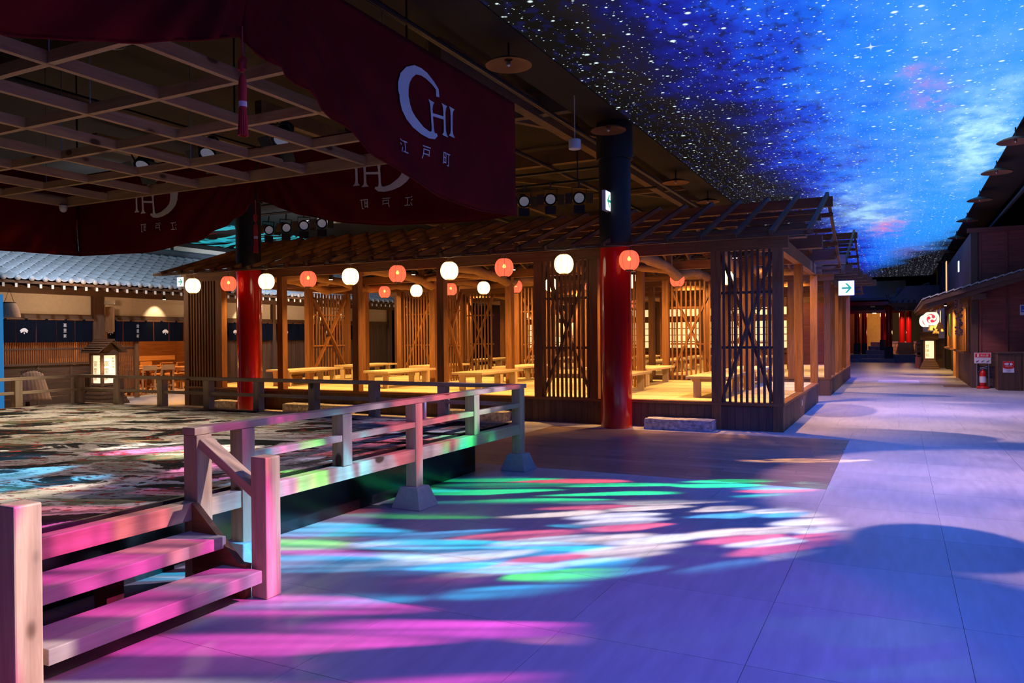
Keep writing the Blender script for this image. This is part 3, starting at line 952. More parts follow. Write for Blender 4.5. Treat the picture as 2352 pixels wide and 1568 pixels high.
# ================================================================== PAVILIONS
def slat_panel(par, axis, a0, a1, c, z0, z1, n, mat='cedar', cross=True, rails=(1.31, 2.18), back=0.05, cmat=None):
    """upright slats between two posts with two rails and a crossed brace behind; axis is the run direction"""
    pn = bpy.data.objects.new('slat_panel', None); col.objects.link(pn); pn.empty_display_size = 0.1
    pn.parent = par
    pn.location = Vector(((a0 + a1) / 2, c, z0) if axis == 'x' else (c, (a0 + a1) / 2, z0)) - off(par)
    cmat = cmat or mat

    def bx(nm, u0, u1, w0, w1, zz0, zz1, m):
        if axis == 'x':
            return box(nm, u0, u1, w0, w1, zz0, zz1, m, pn)
        return box(nm, w0, w1, u0, u1, zz0, zz1, m, pn)
    st = (a1 - a0) / n
    for k in range(n):
        u = a0 + st * (k + 0.5)
        bx('slat', u - 0.019, u + 0.019, c - 0.02, c + 0.02, z0, z1, mat)
    for z in rails:
        bx('panel_rail', a0, a1, c + 0.02, c + 0.045, z - 0.02, z + 0.02, mat)
    if cross:
        cb = c + back
        for (ua, ub) in ((a0, a1), (a1, a0)):
            k = 0.0 if ua == a0 else 0.046
            p = (ua, cb + k, z0 + 0.12); q = (ub, cb + k, z1 - 0.15)
            if axis == 'y':
                p = (cb + k, ua, z0 + 0.12); q = (cb + k, ub, z1 - 0.15)
            bar('brace', p, q, 0.045, 0.10, cmat, pn, up=((0, 1, 0) if axis == 'x' else (1, 0, 0)))
    return pn


def log_beam(par, p, q, r, seed):
    rd = random.Random(seed)
    p = Vector(p); q = Vector(q); n = 12
    pts = []; rs = []
    for i in range(n + 1):
        k = i / n
        b_ = p.lerp(q, k)
        b_.z += 0.13 * math.sin(k * PI) * (1 if seed % 2 else 0.7) + rd.uniform(-0.015, 0.015)
        b_.x += rd.uniform(-0.02, 0.02); b_.y += rd.uniform(-0.02, 0.02)
        pts.append(b_); rs.append(r * (1 + rd.uniform(-0.13, 0.13)))
    d = q - p
    MB().tube(pts, rs, 10).build('log_beam', 'log_wood_x' if abs(d.x) > abs(d.y) else 'log_wood_y', par, 'all')


FZ = 0.44
ORD = ['first', 'second', 'third', 'fourth', 'fifth', 'sixth', 'seventh', 'eighth', 'ninth', 'tenth']


def pavilion(name, label, x0, x1, y0, y1, front_x, side_y, mid_rows, ridge, rz, ef, eb, front_panels, other_panels, logs, board_w=0.118, skirt_front=True, xv0=0.05, xv1=0.53):
    """open timber hall with a raised tatami floor and a bare rafter roof"""
    pv = thing(name, label, 'pavilion', ((x0 + x1) / 2, (y0 + y1) / 2, 0))
    # skirt of upright boards
    if skirt_front:
        n = int((x1 - x0) / board_w); wd = (x1 - x0) / n
        for k in range(n):
            box('plank', x0 + k * wd + 0.002, x0 + (k + 1) * wd - 0.002, y0 - 0.012, y0 + 0.012, 0, FZ - 0.045, 'skirt_wood', pv)
    n = int((y1 - y0) / 0.42); wd = (y1 - y0) / n
    for k in range(n):
        box('plank', x1 - 0.012, x1 + 0.012, y0 + 0.014 + k * wd, y0 + (k + 1) * wd - 0.002, 0, FZ - 0.045, 'skirt_wood', pv)
    box('floor_sill', x0 - 0.02, x1 + 0.03, y0 - 0.03, y0 + 0.10, FZ - 0.045, FZ, 'cedar', pv)
    box('floor_sill', x1 - 0.10, x1 + 0.03, y0 + 0.10, y1, FZ - 0.045, FZ, 'cedar', pv)
    box('floor_base', x0, x1 - 0.1, y0 + 0.1, y1, 0.30, FZ - 0.04, 'dark_wood', pv)
    # tatami mats
    mx = round((x1 - 0.1 - x0) / 1.82); my = round((y1 - y0 - 0.1) / 0.91)
    wx = (x1 - 0.1 - x0) / mx; wy = (y1 - y0 - 0.1) / my
    for i in range(mx):
        for j in range(my):
            a = x0 + i * wx; b_ = y0 + 0.1 + j * wy
            mat = box('tatami_mat', a + 0.003, a + wx - 0.003, b_ + 0.022, b_ + wy - 0.022, FZ - 0.04, FZ + 0.002, 'tatami', pv)
            for e in (b_ + 0.003, b_ + wy - 0.022):
                box('mat_edging', a + 0.003, a + wx - 0.003, e, e + 0.019, FZ - 0.04, FZ + 0.0025, 'tatami_edge', mat)
    H = 2.84

    def pst(x, y, z0=FZ, w_=0.15, z1=H):
        box('post', x - w_ / 2, x + w_ / 2, y - w_ / 2, y + w_ / 2, z0, z1, 'cedar', pv)
    yf = y0 + 0.05; yr = y1 - 0.05
    for (x, z0) in front_x:
        pst(x, yf, z0)
    for y in side_y:
        pst(x1 - 0.06, y, 0.0 if y < y0 + 0.3 else FZ)
    for (y, xs_) in mid_rows:
        for x in xs_:
            pst(x, y)
    # plates
    box('plate_beam', x0 - 0.15, x1 + 0.1, yf - 0.06, yf + 0.06, H, H + 0.21, 'cedar', pv)
    box('plate_beam', x0 - 0.15, x1 + 0.1, yr - 0.06, yr + 0.06, H, H + 0.21, 'cedar', pv)
    box('plate_beam', x1 - 0.13, x1 + 0.0, yf + 0.06, yr - 0.06, H - 0.02, H + 0.2, 'cedar', pv)
    box('plate_beam', x0, x0 + 0.13, yf + 0.06, yr - 0.06, H - 0.02, H + 0.2, 'cedar', pv)
    for (y, xs_) in mid_rows:
        box('tie_beam', x0 + 0.13, x1 - 0.13, y - 0.055, y + 0.055, H, H + 0.17, 'cedar', pv)
    for k, x in enumerate(logs):
        log_beam(pv, (x, yf + 0.1, H + 0.03), (x, (yf + yr) / 2, H - 0.12), 0.095, 3 + k)
        log_beam(pv, (x, (yf + yr) / 2, H - 0.12), (x, yr - 0.1, H + 0.03), 0.095, 23 + k)
    ym = (yf + yr) / 2
    for k, (a, b_) in enumerate(zip(logs, logs[1:])):
        if k % 2 == 0:
            log_beam(pv, (a, ym - 0.4, H + 0.02), (b_, ym - 0.3, H - 0.05), 0.08, 40 + k)
    for x in logs:
        box('king_post', x - 0.05, x + 0.05, ridge - 0.05, ridge + 0.05, H - 0.05, rz - 0.22, 'cedar', pv)
    # roof timbers
    ze = 2.985
    xl, xr = x0 - xv0, x1 + xv1
    slf = (rz - ze) / (ridge - ef); slb = (rz - ze) / (eb - ridge)
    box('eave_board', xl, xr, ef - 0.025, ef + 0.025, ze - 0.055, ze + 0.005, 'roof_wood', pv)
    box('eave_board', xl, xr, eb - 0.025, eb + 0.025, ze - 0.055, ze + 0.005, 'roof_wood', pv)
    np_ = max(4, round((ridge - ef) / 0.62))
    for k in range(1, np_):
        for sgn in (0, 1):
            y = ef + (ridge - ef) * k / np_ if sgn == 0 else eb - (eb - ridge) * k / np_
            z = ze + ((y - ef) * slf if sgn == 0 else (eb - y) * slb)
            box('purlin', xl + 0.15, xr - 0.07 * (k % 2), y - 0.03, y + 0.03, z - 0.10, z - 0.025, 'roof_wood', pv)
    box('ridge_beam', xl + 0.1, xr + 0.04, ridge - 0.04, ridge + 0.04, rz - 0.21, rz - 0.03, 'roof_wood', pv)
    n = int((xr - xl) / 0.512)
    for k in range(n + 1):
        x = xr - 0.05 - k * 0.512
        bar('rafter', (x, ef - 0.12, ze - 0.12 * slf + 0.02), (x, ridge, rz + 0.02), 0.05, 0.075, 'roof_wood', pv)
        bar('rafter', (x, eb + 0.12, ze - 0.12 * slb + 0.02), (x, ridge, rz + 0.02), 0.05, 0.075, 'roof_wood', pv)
    for (a0, a1, n_, m_, crs) in front_panels:
        slat_panel(pv, 'x', a0, a1, yf - 0.03, FZ - 0.11, H + 0.1, n_, m_, crs, cmat='cedar')
    for (ax, a0, a1, c, n_) in other_panels:
        slat_panel(pv, ax, a0, a1, c, FZ, H - 0.05, n_, 'cedar')
    return pv


X0, X1, Y0, Y1 = -14.75, -1.6, 12.4, 18.2
fx = [(-14.68, 0.0), (-13.62, FZ), (-11.82, FZ), (-9.80, FZ), (-7.78, 0.0), (-5.735, FZ), (-4.68, FZ), (-2.60, 0.0)]
rows = [(15.3, [-13.62, -11.82, -9.8, -7.78, -5.735, -4.75, -2.6]), (18.15, [-14.68, -12.75, -10.8, -9.0, -7.0, -5.0, -3.2])]
pav = pavilion('timber_pavilion', 'open timber pavilion with lanterns along its eave beside two red pillars', X0, X1, Y0, Y1, fx, [12.45, 15.2, 18.1], rows, 14.8, 4.0, 11.62, 17.98,
               [(-5.66, -4.755, 11, 'cedar', True), (-2.525, -1.735, 9, 'skirt_wood', True), (-14.6, -13.7, 10, 'cedar', False)],
               [('x', -12.65, -11.7, 18.15, 10), ('x', -8.92, -7.9, 18.15, 10), ('x', -5.66, -4.83, 15.3, 8), ('x', -6.9, -5.9, 18.15, 9), ('x', -4.9, -3.9, 18.15, 9),
                ('y', 16.6, 18.0, -14.68, 11), ('y', 15.4, 16.5, -9.8, 9)],
               [-13.0, -11.82, -9.8, -7.78, -5.735, -4.0, -2.75])
# boarding behind the slats at the far end of the front
box('back_board', -14.6, -13.7, 12.475, 12.495, FZ, 2.84, 'cedar', pav)
box('wall_plate', -1.588, -1.582, 14.92, 14.98, 0.20, 0.30, 'white_plastic', pav)

X2, Y20, Y21 = -1.5, 20.3, 29.0
rows2 = [(22.5, [-13, -11, -9, -7, -5, -3]), (25.0, [-13, -11, -9, -7, -5, -3]), (28.9, [-14, -12, -10, -8, -6, -4])]
pav2 = pavilion('timber_pavilion', 'second timber pavilion with a taller ridge standing behind the lantern pavilion', -14.5, X2, Y20, Y21, [(-14.4, FZ), (-12, FZ), (-10, FZ), (-8, FZ), (-6, FZ), (-4, FZ), (-2.4, FZ)],
                [20.4, 21.7, 23.2, 24.7, 26.6, 28.9], rows2, 24.8, 4.55, 19.5, 30.2,
                [(-11.9, -10.9, 9, 'cedar', True), (-7.9, -6.9, 9, 'cedar', True), (-3.9, -2.9, 9, 'cedar', True)],
                [('x', -12.9, -12.0, 25.0, 8), ('x', -8.9, -8.0, 25.0, 8), ('x', -4.9, -4.0, 25.0, 8)],
                [-12, -8, -4], board_w=0.24, xv1=0.4)
# stepped beam ends projecting over the walkway
for k in range(6):
    y = 20.6 + 0.75 * k
    box('beam_end', -2.2, -1.0 + 0.09 * k, y - 0.08, y + 0.08, 3.05 - 0.03 * k, 3.22 - 0.03 * k, 'skirt_wood', pav2)
box('beam_end', -2.4, -1.05, 18.7, 18.9, 3.1, 3.3, 'skirt_wood', pav2)
box('beam_end', -2.3, -1.2, 14.6, 14.85, 3.05, 3.27, 'skirt_wood', pav)
box('beam_end', -2.3, -1.15, 17.2, 17.45, 3.06, 3.28, 'skirt_wood', pav)
box('beam_end', -2.3, -1.3, 12.9, 13.15, 3.06, 3.28, 'skirt_wood', pav)

# warm lamps inside the pavilions
WARM = (1.0, 0.50, 0.13)
dl_n = 0


def downlight(x, y, z, power, label_where):
    th = thing('down_light', 'small lit can light ' + label_where, 'lamp', (x, y, z), 'can lights in the pavilions')
    MB().lathe([(0.045, 0.0), (0.045, 0.12), (0.02, 0.14), (0.02, 0.2)], 14, (x, y, z)).build('can', 'lamp_black', th, True)
    MB().lathe([(0.038, -0.002), (0.038, 0.004)], 14, (x, y, z)).build('lens', 'downlight_glow', th, True)
    spot('down_light_beam', (x, y, z - 0.02), (x, y + 0.9, 0.4), power, WARM, 150, 0.9, 0.05)


for i, x in enumerate((-13.3, -10.9, -8.7, -6.5, -4.2, -2.4)):
    downlight(x, 12.85 + 0.1 * (i % 2), 2.78, 440, 'above the first table row, ' + ORD[5 - i] + ' from the walkway')
for i, x in enumerate((-13.3, -10.9, -8.7, -6.5, -4.2, -2.4)):
    downlight(x, 16.8 + 0.2 * (i % 2), 3.0, 430, 'above the second table row, ' + ORD[5 - i] + ' from the walkway')
for y in (22.0, 26.5):
    for i, x in enumerate((-12.5, -9.0, -5.5, -2.6)):
        downlight(x, y, 3.0, 420, 'in the second pavilion, ' + ('front' if y < 24 else 'rear') + ' row, ' + ORD[3 - i] + ' from the walkway')

# ================================================================== LANTERNS
def lantern_proto(kind):
    th = thing('paper_lantern', '-', 'lantern')
    r = 0.16
    prof = []
    for i in range(17):
        a = -PI / 2 + PI * i / 16
        zz = r * 1.02 * math.sin(a); rr = r * math.cos(a) ** 0.75
        if rr < 0.06:
            continue
        prof.append((rr, zz))
    o = MB().lathe(prof, 28, cap=False).build('paper', 'lantern_' + kind, th, 'all')
    mb = MB()
    for k in range(8):
        a = 2 * PI * k / 8
        mb.tube([((p[0] + 0.0015) * math.cos(a), (p[0] + 0.0015) * math.sin(a), p[1]) for p in prof], 0.0022, 4)
    mb.build('rib', 'tassel_red' if kind == 'red' else 'brass', th)
    ztop = prof[-1][1]; zb = prof[0][1]
    MB().lathe([(0.062, ztop - 0.004), (0.064, ztop + 0.012), (0.05, ztop + 0.014)], 20).build('top_ring', 'ink' if kind == 'red' else 'brass', th, True)
    MB().lathe([(0.05, zb - 0.014), (0.064, zb - 0.012), (0.062, zb + 0.004)], 20).build('bottom_ring', 'ink' if kind == 'red' else 'brass', th, True)
    MB().tube([(-0.05, 0, ztop), (-0.03, 0, ztop + 0.06), (0, 0, ztop + 0.085), (0.03, 0, ztop + 0.06), (0.05, 0, ztop)], 0.0028, 5).build('bail', 'brass', th, True)
    MB().tube([(0, 0, ztop + 0.01), (0, 0, ztop + 0.1)], 0.004, 5).build('hook', 'brass', th, True)
    mb = MB()
    for k in range(3):
        a = 2 * PI * k / 3 + 0.4
        mb.lathe([(0.002, -0.012), (0.006, -0.006), (0.002, 0.0)], 6, (0.04 * math.cos(a), 0.04 * math.sin(a), zb - 0.014))
    mb.build('bead', 'white_print', th)
    if kind == 'red':
        MB().lathe([(0.004, -0.03), (0.026, -0.018), (0.030, 0), (0.022, 0.02), (0.012, 0.04)], 12, (0, 0, 0.02)).build('bulb', 'bulb_glow', th, True)
    return th


lan = {'white': lantern_proto('white'), 'red': lantern_proto('red')}
used = set()


def lantern(kind, x, y, z, label, group, sc=1.0):
    if kind in used:
        o = copy_tree(lan[kind])
    else:
        o = lan[kind]; used.add(kind)
    o.location = (x, y, z); o.scale = (sc, sc, sc); o.rotation_euler = (0, 0, random.uniform(0, 1))
    tag(o, label, 'lantern', group)
    if kind == 'white':
        point('lantern_bulb', (x, y - 0.0, z - 0.0), 0.0, (1, 0.7, 0.4), 0.02) if False else None
    return o


front = [(-13.543, 'white', 'white paper lantern hanging against the slatted end wall of the pavilion'), (-12.484, 'red', 'red paper lantern hanging beside the red pillar by the tiled shop'),
         (-11.425, 'white', 'white paper lantern under the front eave just past the red pillar by the stage'), (-10.329, 'red', 'red paper lantern under the front eave before the navy shop curtains'),
         (-9.289, 'white', 'white paper lantern under the front eave, third white from the slatted end wall'), (-8.205, 'red', 'red paper lantern under the front eave, third red from the slatted end wall'),
         (-7.092, 'white', 'white paper lantern under the front eave between two open bays'), (-5.998, 'red', 'red paper lantern under the front eave, next to the crossed slat panel'),
         (-4.894, 'white', 'white paper lantern glowing in front of the crossed slat panel'), (-3.779, 'red', 'red paper lantern glowing against the red pillar by the exit sign')]
for (x, k, lb) in front:
    lantern(k, x, 11.6, 2.67 + 0.03 * (x + 13.5) / 10, lb, 'lanterns along the front eave')
inner = [(-11.446, 'red'), (-10.495, 'white'), (-9.516, 'red'), (-8.62, 'white'), (-7.78, 'red'), (-6.9, 'white'), (-6.0, 'red'), (-5.03, 'white'), (-4.06, 'red'), (-3.07, 'white')]
for (x, k) in inner:
    lantern(k, x, 15.62, 2.66, k + ' paper lantern inside the pavilion, ' + ORD[9 - inner.index((x, k))] + ' of the inner row from the walkway', 'lanterns of the inner row', 0.93)
for (x, y, k) in ((-9.4, 24.0, 'white'), (-7.6, 24.0, 'red'), (-5.0, 24.0, 'white'), (-3.2, 24.0, 'red')):
    lantern(k, x, y, 2.55, k + ' paper lantern in the second pavilion, ' + ('nearer the walkway' if x > -6 else 'further from the walkway'), 'lanterns of the second pavilion', 0.93)


def cable(label, y, x0, x1, xs_, z):
    pts = []
    xs2 = sorted(xs_)
    st = [x0] + xs2 + [x1]
    for a, b_ in zip(st, st[1:]):
        for i in range(6):
            k = i / 6
            pts.append((a + (b_ - a) * k, y, z + 0.03 * (1 - 4 * (k - 0.5) ** 2)))
    pts.append((x1, y, z))
    o = MB().tube(pts, 0.006, 5).build('lantern_cable', 'white_plastic', None, True)
    tag(o, label, 'cable')


cable('thin pale cable carrying the lanterns under the front eave', 11.6, -14.7, -3.2, [f[0] for f in front], 2.925)
cable('thin pale cable carrying the inner lantern row', 15.62, -14.4, -1.8, [f[0] for f in inner], 2.89)

# ================================================================== LOW TABLES
tb = thing('low_table', '-', 'table')
TL, TW, TH = 1.86, 0.70, 0.37
box('table_top', 0, TW, 0, TL, TH - 0.045, TH, 'pale_wood', tb, 0.004)
for (yy) in (0.12, TL - 0.24):
    for (xx) in (0.10, TW - 0.23):
        box('leg', xx, xx + 0.13, yy, yy + 0.05, 0, TH - 0.045, 'pale_wood', tb, 0.003)
box('stretcher', TW / 2 - 0.02, TW / 2 + 0.02, 0.17, TL - 0.19, TH - 0.10, TH - 0.06, 'pale_wood', tb)
box('apron', 0.08, TW - 0.08, 0.13, 0.16, TH - 0.10, TH - 0.046, 'pale_wood', tb)
first = True
spots = [(-12.8, 12.95, 'beside the red pillar by the tiled shop'), (-10.23, 13.1, 'in the open bay before the navy curtains'), (-7.98, 13.1, 'in the wide middle bay of the pavilion front'),
         (-5.07, 12.95, 'half hidden behind the red pillar with the exit sign'), (-3.25, 13.0, 'at the walkway corner behind the slat panel')]
row2 = [(-13.3, 15.9), (-11.0, 16.0), (-8.6, 15.95), (-6.35, 15.75), (-5.35, 15.75), (-3.2, 15.9)]


def put_table(x, y, lb, grp):
    global first
    o = tb if first else copy_tree(tb)
    first = False
    o.location = (x, y, FZ + 0.003); tag(o, lb, 'table', grp)


for x, y, lb in spots:
    put_table(x, y, 'long low pale wooden table ' + lb, 'low tables in the first row')
for i, (x, y) in enumerate(row2):
    put_table(x, y, 'long low pale wooden table, second row on the tatami, ' + ORD[5 - i] + ' from the walkway', 'low tables in the second row')
for j, y in enumerate((20.9, 22.95, 25.6)):
    for i, x in enumerate((-12.4, -10.4, -8.4, -6.4, -4.4)):
        put_table(x, y, 'long low pale table in the second pavilion, ' + ORD[j] + ' row, ' + ORD[4 - i] + ' from the walkway', 'low tables in the second pavilion')

# ================================================================== PILLARS
for (x, lb) in ((-4.18, 'glossy red round pillar with black top carrying a green exit sign'), (-12.42, 'glossy red round pillar with black top by the stage and tiled shop')):
    th = thing('round_pillar', lb, 'pillar', (x, 12.1, 0))
    MB().lathe([(0.26, 0), (0.26, 2.98)], 48, (x, 12.1, 0)).build('red_shaft', 'lacquer_red', th, True)
    MB().lathe([(0.262, 2.98), (0.262, 4.42), (0.30, 4.42), (0.30, 5.45)], 48, (x, 12.1, 0)).build('black_shaft', 'black_paint', th, True)

# stone steps in front of the pavilion
for k, (xa, xb, lb) in enumerate([(-3.68, -2.60, 'pitted grey stone step by the slatted corner of the pavilion'), (-7.55, -6.25, 'pitted grey stone step in the middle bay behind the stage rail'),
                                  (-11.4, -9.75, 'long pitted grey stone step behind the stage rail'), (-13.5, -12.72, 'short pitted grey stone step beside the red pillar')]):
    bm = bmesh.new(); bmesh.ops.create_cube(bm, size=1.0)
    bmesh.ops.scale(bm, vec=(xb - xa, 0.34, 0.17), verts=bm.verts)
    bmesh.ops.subdivide_edges(bm, edges=bm.edges, cuts=7, use_grid_fill=True)
    rd = random.Random(k)
    for v in bm.verts:
        if v.co.z > -0.08:
            v.co += Vector((rd.uniform(-1, 1), rd.uniform(-1, 1), rd.uniform(-1, 1))) * 0.006
    me = bpy.data.meshes.new('stone_step'); bm.to_mesh(me); bm.free(); me.materials.append(MATS['rough_stone'])
    o = link('stone_step', me); o.location = ((xa + xb) / 2, 12.16, 0.085)
    tag(o, lb, 'stone step')


# ================================================================== TILED SHOP BEHIND THE STAGE
WX = -18.0
shop = thing('tiled_shop', 'old-style shop with grey tiled roof and navy curtains beyond the stage', 'shop', (-19.5, 16, 0))
SY0, SY1 = 9.3, 25.0
# posts
for y, w_ in ((9.75, 0.3), (12.46, 0.30), (16.5, 0.13), (18.5, 0.13), (20.6, 0.16), (22.8, 0.16), (24.8, 0.2)):
    box('post', WX - 0.10, WX + 0.10, y - w_ / 2, y + w_ / 2, 0, 2.75, 'dark_wood', shop)
# head beam, plaster band, curtain beam
box('head_beam', WX - 0.1, WX + 0.12, SY0, SY1, 2.62, 2.80, 'dark_wood', shop)
ysg = [9.9, 12.31, 12.61, 16.43, 16.57, 18.43, 18.57, 20.5, 20.7, 22.7, 22.9, 24.7]
for a, b_ in zip(ysg[::2], ysg[1::2]):
    box('plaster_panel', WX - 0.05, WX, a, b_, 2.15, 2.62, 'plaster', shop)
    box('curtain_beam', WX - 0.08, WX + 0.06, a, b_, 2.03, 2.15, 'dark_wood', shop)
# lattice windows and board dado
for (a, b_) in ((9.9, 12.31), (12.61, 13.5)):
    box('lattice_rail', WX - 0.02, WX + 0.03, a, b_, 1.30, 1.34, 'dark_wood', shop)
    mb = MB(); y = a + 0.02
    while y < b_:
        mb.box(WX - 0.015, WX + 0.015, y, y + 0.022, 0.99 if a < 12 else 0.25, 2.03); y += 0.052
    o = mb.build('lattice', 'cedar_z', shop); tag(o, kind='stuff')
box('sill_board', WX - 0.05, WX + 0.08, 9.9, 12.31, 0.94, 0.99, 'dark_wood', shop)
for k in range(5):
    for (a, b_) in ((9.9, 10.95), (11.0, 11.75), (11.8, 12.31)):
        box('plank', WX - 0.02, WX + 0.02, a, b_, 0.005 + k * 0.187, (k + 1) * 0.187, 'dark_wood', shop)
for y in (10.97, 11.77):
    box('stile', WX - 0.03, WX + 0.035, y - 0.03, y + 0.03, 0, 0.94, 'dark_wood', shop)
box('sill_board', WX - 0.03, WX + 0.03, 12.61, 13.5, 0.15, 0.25, 'dark_wood', shop)
for y in (13.56, 16.2):
    box('door_post', WX - 0.05, WX + 0.05, y - 0.06, y + 0.06, 0, 2.03, 'cedar', shop)
for (a, b_) in ((16.57, 18.43), (18.57, 20.5), (20.7, 22.7), (22.9, 24.7)):
    n = 10
    for k in range(n):
        w_ = (b_ - a) / n
        box('plank', WX - 0.015, WX + 0.015, a + k * w_ + 0.003, a + (k + 1) * w_ - 0.003, 0.0, 2.03, 'dark_wood', shop)
# room inside
box('room_wall', WX - 5.0, WX - 4.9, SY0, SY1, 0, 2.8, 'cedar', shop)
box('room_wall', WX - 4.9, WX - 0.1, SY0 - 0.1, SY0, 0, 2.8, 'dark_wood', shop)
box('room_wall', WX - 4.9, WX - 0.1, 18.9, 19.0, 0, 2.8, 'cedar', shop)
box('room_floor', WX - 4.9, WX + 0.0, SY0, SY1, 0.002, 0.03, 'pale_wood', shop)
box('room_ceiling', WX - 4.9, WX - 0.1, SY0, SY1, 2.8, 2.85, 'dark_wood', shop)
for y in (14.5, 15.6):
    box('room_post', WX - 4.0, WX - 3.9, y - 0.05, y + 0.05, 0.03, 2.8, 'chair_wood', shop)
box('room_rail', WX - 4.0, WX - 3.92, 13.7, 18.0, 0.85, 1.0, 'chair_wood', shop)
for (x, y, p) in ((-20.0, 11.3, 110), (-20.0, 14.6, 260), (-20.2, 16.6, 200)):
    point('shop_room_lamp', (x, y, 2.6), p, (1.0, 0.45, 0.13), 0.1)
point('shop_room_lamp', (-20.8, 10.3, 1.2), 40, (1.0, 0.06, 0.02), 0.1)
# soffit boards, rafters with pale ends
EX, EZ = -17.05, 2.86
TX, TZ = -20.2, 4.12
sl = (TZ - EZ) / (TX - EX)
mb = MB(); mb.prism([(EX - 0.02, EZ - 0.06), (TX, TZ - 0.06), (TX, TZ - 0.03), (EX - 0.02, EZ - 0.03)], lambda u, v, t: (u, t, v), SY0, SY1)
mb.build('roof_board', 'dark_wood_y', shop)
y = SY0 + 0.1
while y < SY1:
    bar('rafter', (EX + 0.02, y, EZ - 0.13), (WX - 0.1, y, EZ - 0.13 + sl * (WX - 0.1 - EX - 0.02)), 0.05, 0.075, 'dark_wood', shop)
    box('rafter_end', EX + 0.022, EX + 0.034, y - 0.026, y + 0.026, EZ - 0.175, EZ - 0.09, 'plaster', shop)
    y += 0.267
box('fascia', EX - 0.03, EX + 0.0, SY0, SY1, EZ - 0.08, EZ - 0.02, 'dark_wood', shop)
# tiles
tw, tl = 0.30, 0.315
nrow = int(math.hypot(TX - EX, TZ - EZ) / tl)
ux, uz = (TX - EX) / math.hypot(TX - EX, TZ - EZ), (TZ - EZ) / math.hypot(TX - EX, TZ - EZ)


def tile_mesh(cap):
    vs_ = []; fs_ = []
    n = 8
    for e in (0.0, 1.0):
        for i in range(n + 1):
            k = i / n
            h = 0.055 * math.sin(PI * min(1, k / 0.42)) if k < 0.42 else -0.028 * math.sin(PI * (k - 0.42) / 0.58)
            lift = 0.05 * (1 - e)
            a = e * (tl + 0.03)
            hh = h + lift + 0.02
            vs_.append((ux * a - uz * 0 , k * tw, uz * a + hh))
    for i in range(n):
        fs_.append((i, i + 1, n + 2 + i, n + 1 + i))
    b_ = len(vs_)
    for i in range(n + 1):
        v = vs_[i]; vs_.append((v[0], v[1], v[2] - 0.03))
    for i in range(n):
        fs_.append((i, b_ + i, b_ + i + 1, i + 1))
    if cap:
        c = len(vs_)
        m_ = 12
        for xx in (0.0, 0.03):
            for k in range(m_):
                a = 2 * PI * k / m_
                vs_.append((xx, 0.21 * tw + 0.062 * math.cos(a), 0.045 + 0.062 * math.sin(a)))
        for k in range(m_):
            k2 = (k + 1) % m_
            fs_.append((c + k, c + k2, c + m_ + k2, c + m_ + k))
        fs_.append(tuple(c + m_ + k for k in range(m_)))
    me = bpy.data.meshes.new('roof_tile'); me.from_pydata(vs_, [], fs_); me.update(); me.materials.append(MATS['tile_grey'])
    me.polygons.foreach_set('use_smooth', [True] * len(me.polygons))
    return me


t_cap, t_pl = tile_mesh(True), tile_mesh(False)
ncol = int((SY1 - SY0) / tw)
rest = MB(); cnt = 0
for c_ in range(ncol):
    for r_ in range(nrow):
        p = Vector((EX + ux * tl * r_ + 0.02, SY0 + c_ * tw, EZ + uz * tl * r_ - 0.01))
        if cnt < 300 and r_ < 8 and c_ < 38:
            o = link('roof_tile', t_cap if r_ == 0 else t_pl, shop); o.location = p - off(shop); cnt += 1
        else:
            me = t_cap if r_ == 0 else t_pl
            rest.add([tuple(v.co + p) for v in me.vertices], [tuple(f.vertices) for f in me.polygons])
o = rest.build('roof_tiles_beyond', 'tile_grey', shop, 'all'); tag(o, kind='stuff')
MB().tube([(TX, SY0, TZ + 0.08), (TX, SY1, TZ + 0.08)], 0.12, 10).build('ridge_roll', 'tile_dark', shop, True)
# upper storey above the roof
box('upper_wall', TX - 0.3, TX - 0.2, SY0, SY1 + 3, TZ - 0.2, 4.62, 'wall_dark', shop)
for a, b_ in ((14.2, 16.6), (16.75, 18.8), (18.95, 21.5)):
    box('upper_panel', TX - 0.2, TX - 0.16, a, b_, 4.16, 4.48, 'plaster', shop)

# hanging board sign on the post
sg = thing('hanging_sign', 'dark wooden hanging sign board on the shop post by the lantern box', 'sign', (-17.72, 12.62, 1.73))
box('board', -17.86, -17.56, 12.60, 12.64, 1.73, 2.36, 'cedar', sg)
box('bracket', -17.9, -17.52, 12.605, 12.635, 2.42, 2.52, 'plaster', sg)


def fan_print(mb, cy, cz, r, fn):
    def seg(r0, r1, a0, a1, n=8):
        for i in range(n):
            p = a0 + (a1 - a0) * i / n; q = a0 + (a1 - a0) * (i + 1) / n
            mb.add([fn(cy + r0 * math.cos(p), cz + r0 * math.sin(p)), fn(cy + r1 * math.cos(p), cz + r1 * math.sin(p)), fn(cy + r1 * math.cos(q), cz + r1 * math.sin(q)), fn(cy + r0 * math.cos(q), cz + r0 * math.sin(q))], [(0, 1, 2, 3)])
    seg(r * 0.25, r * 1.0, math.radians(18), math.radians(162), 12)
    seg(r * 0.45, r * 0.78, math.radians(-4), math.radians(18), 3); seg(r * 0.45, r * 0.78, math.radians(162), math.radians(184), 3)
    seg(0.0, r * 0.16, math.radians(20), math.radians(160), 5)
    mb.add([fn(cy - 0.12 * r, cz - 0.35 * r), fn(cy + 0.12 * r, cz - 0.35 * r), fn(cy + 0.12 * r, cz - 0.1 * r), fn(cy - 0.12 * r, cz - 0.1 * r)], [(0, 1, 2, 3)])


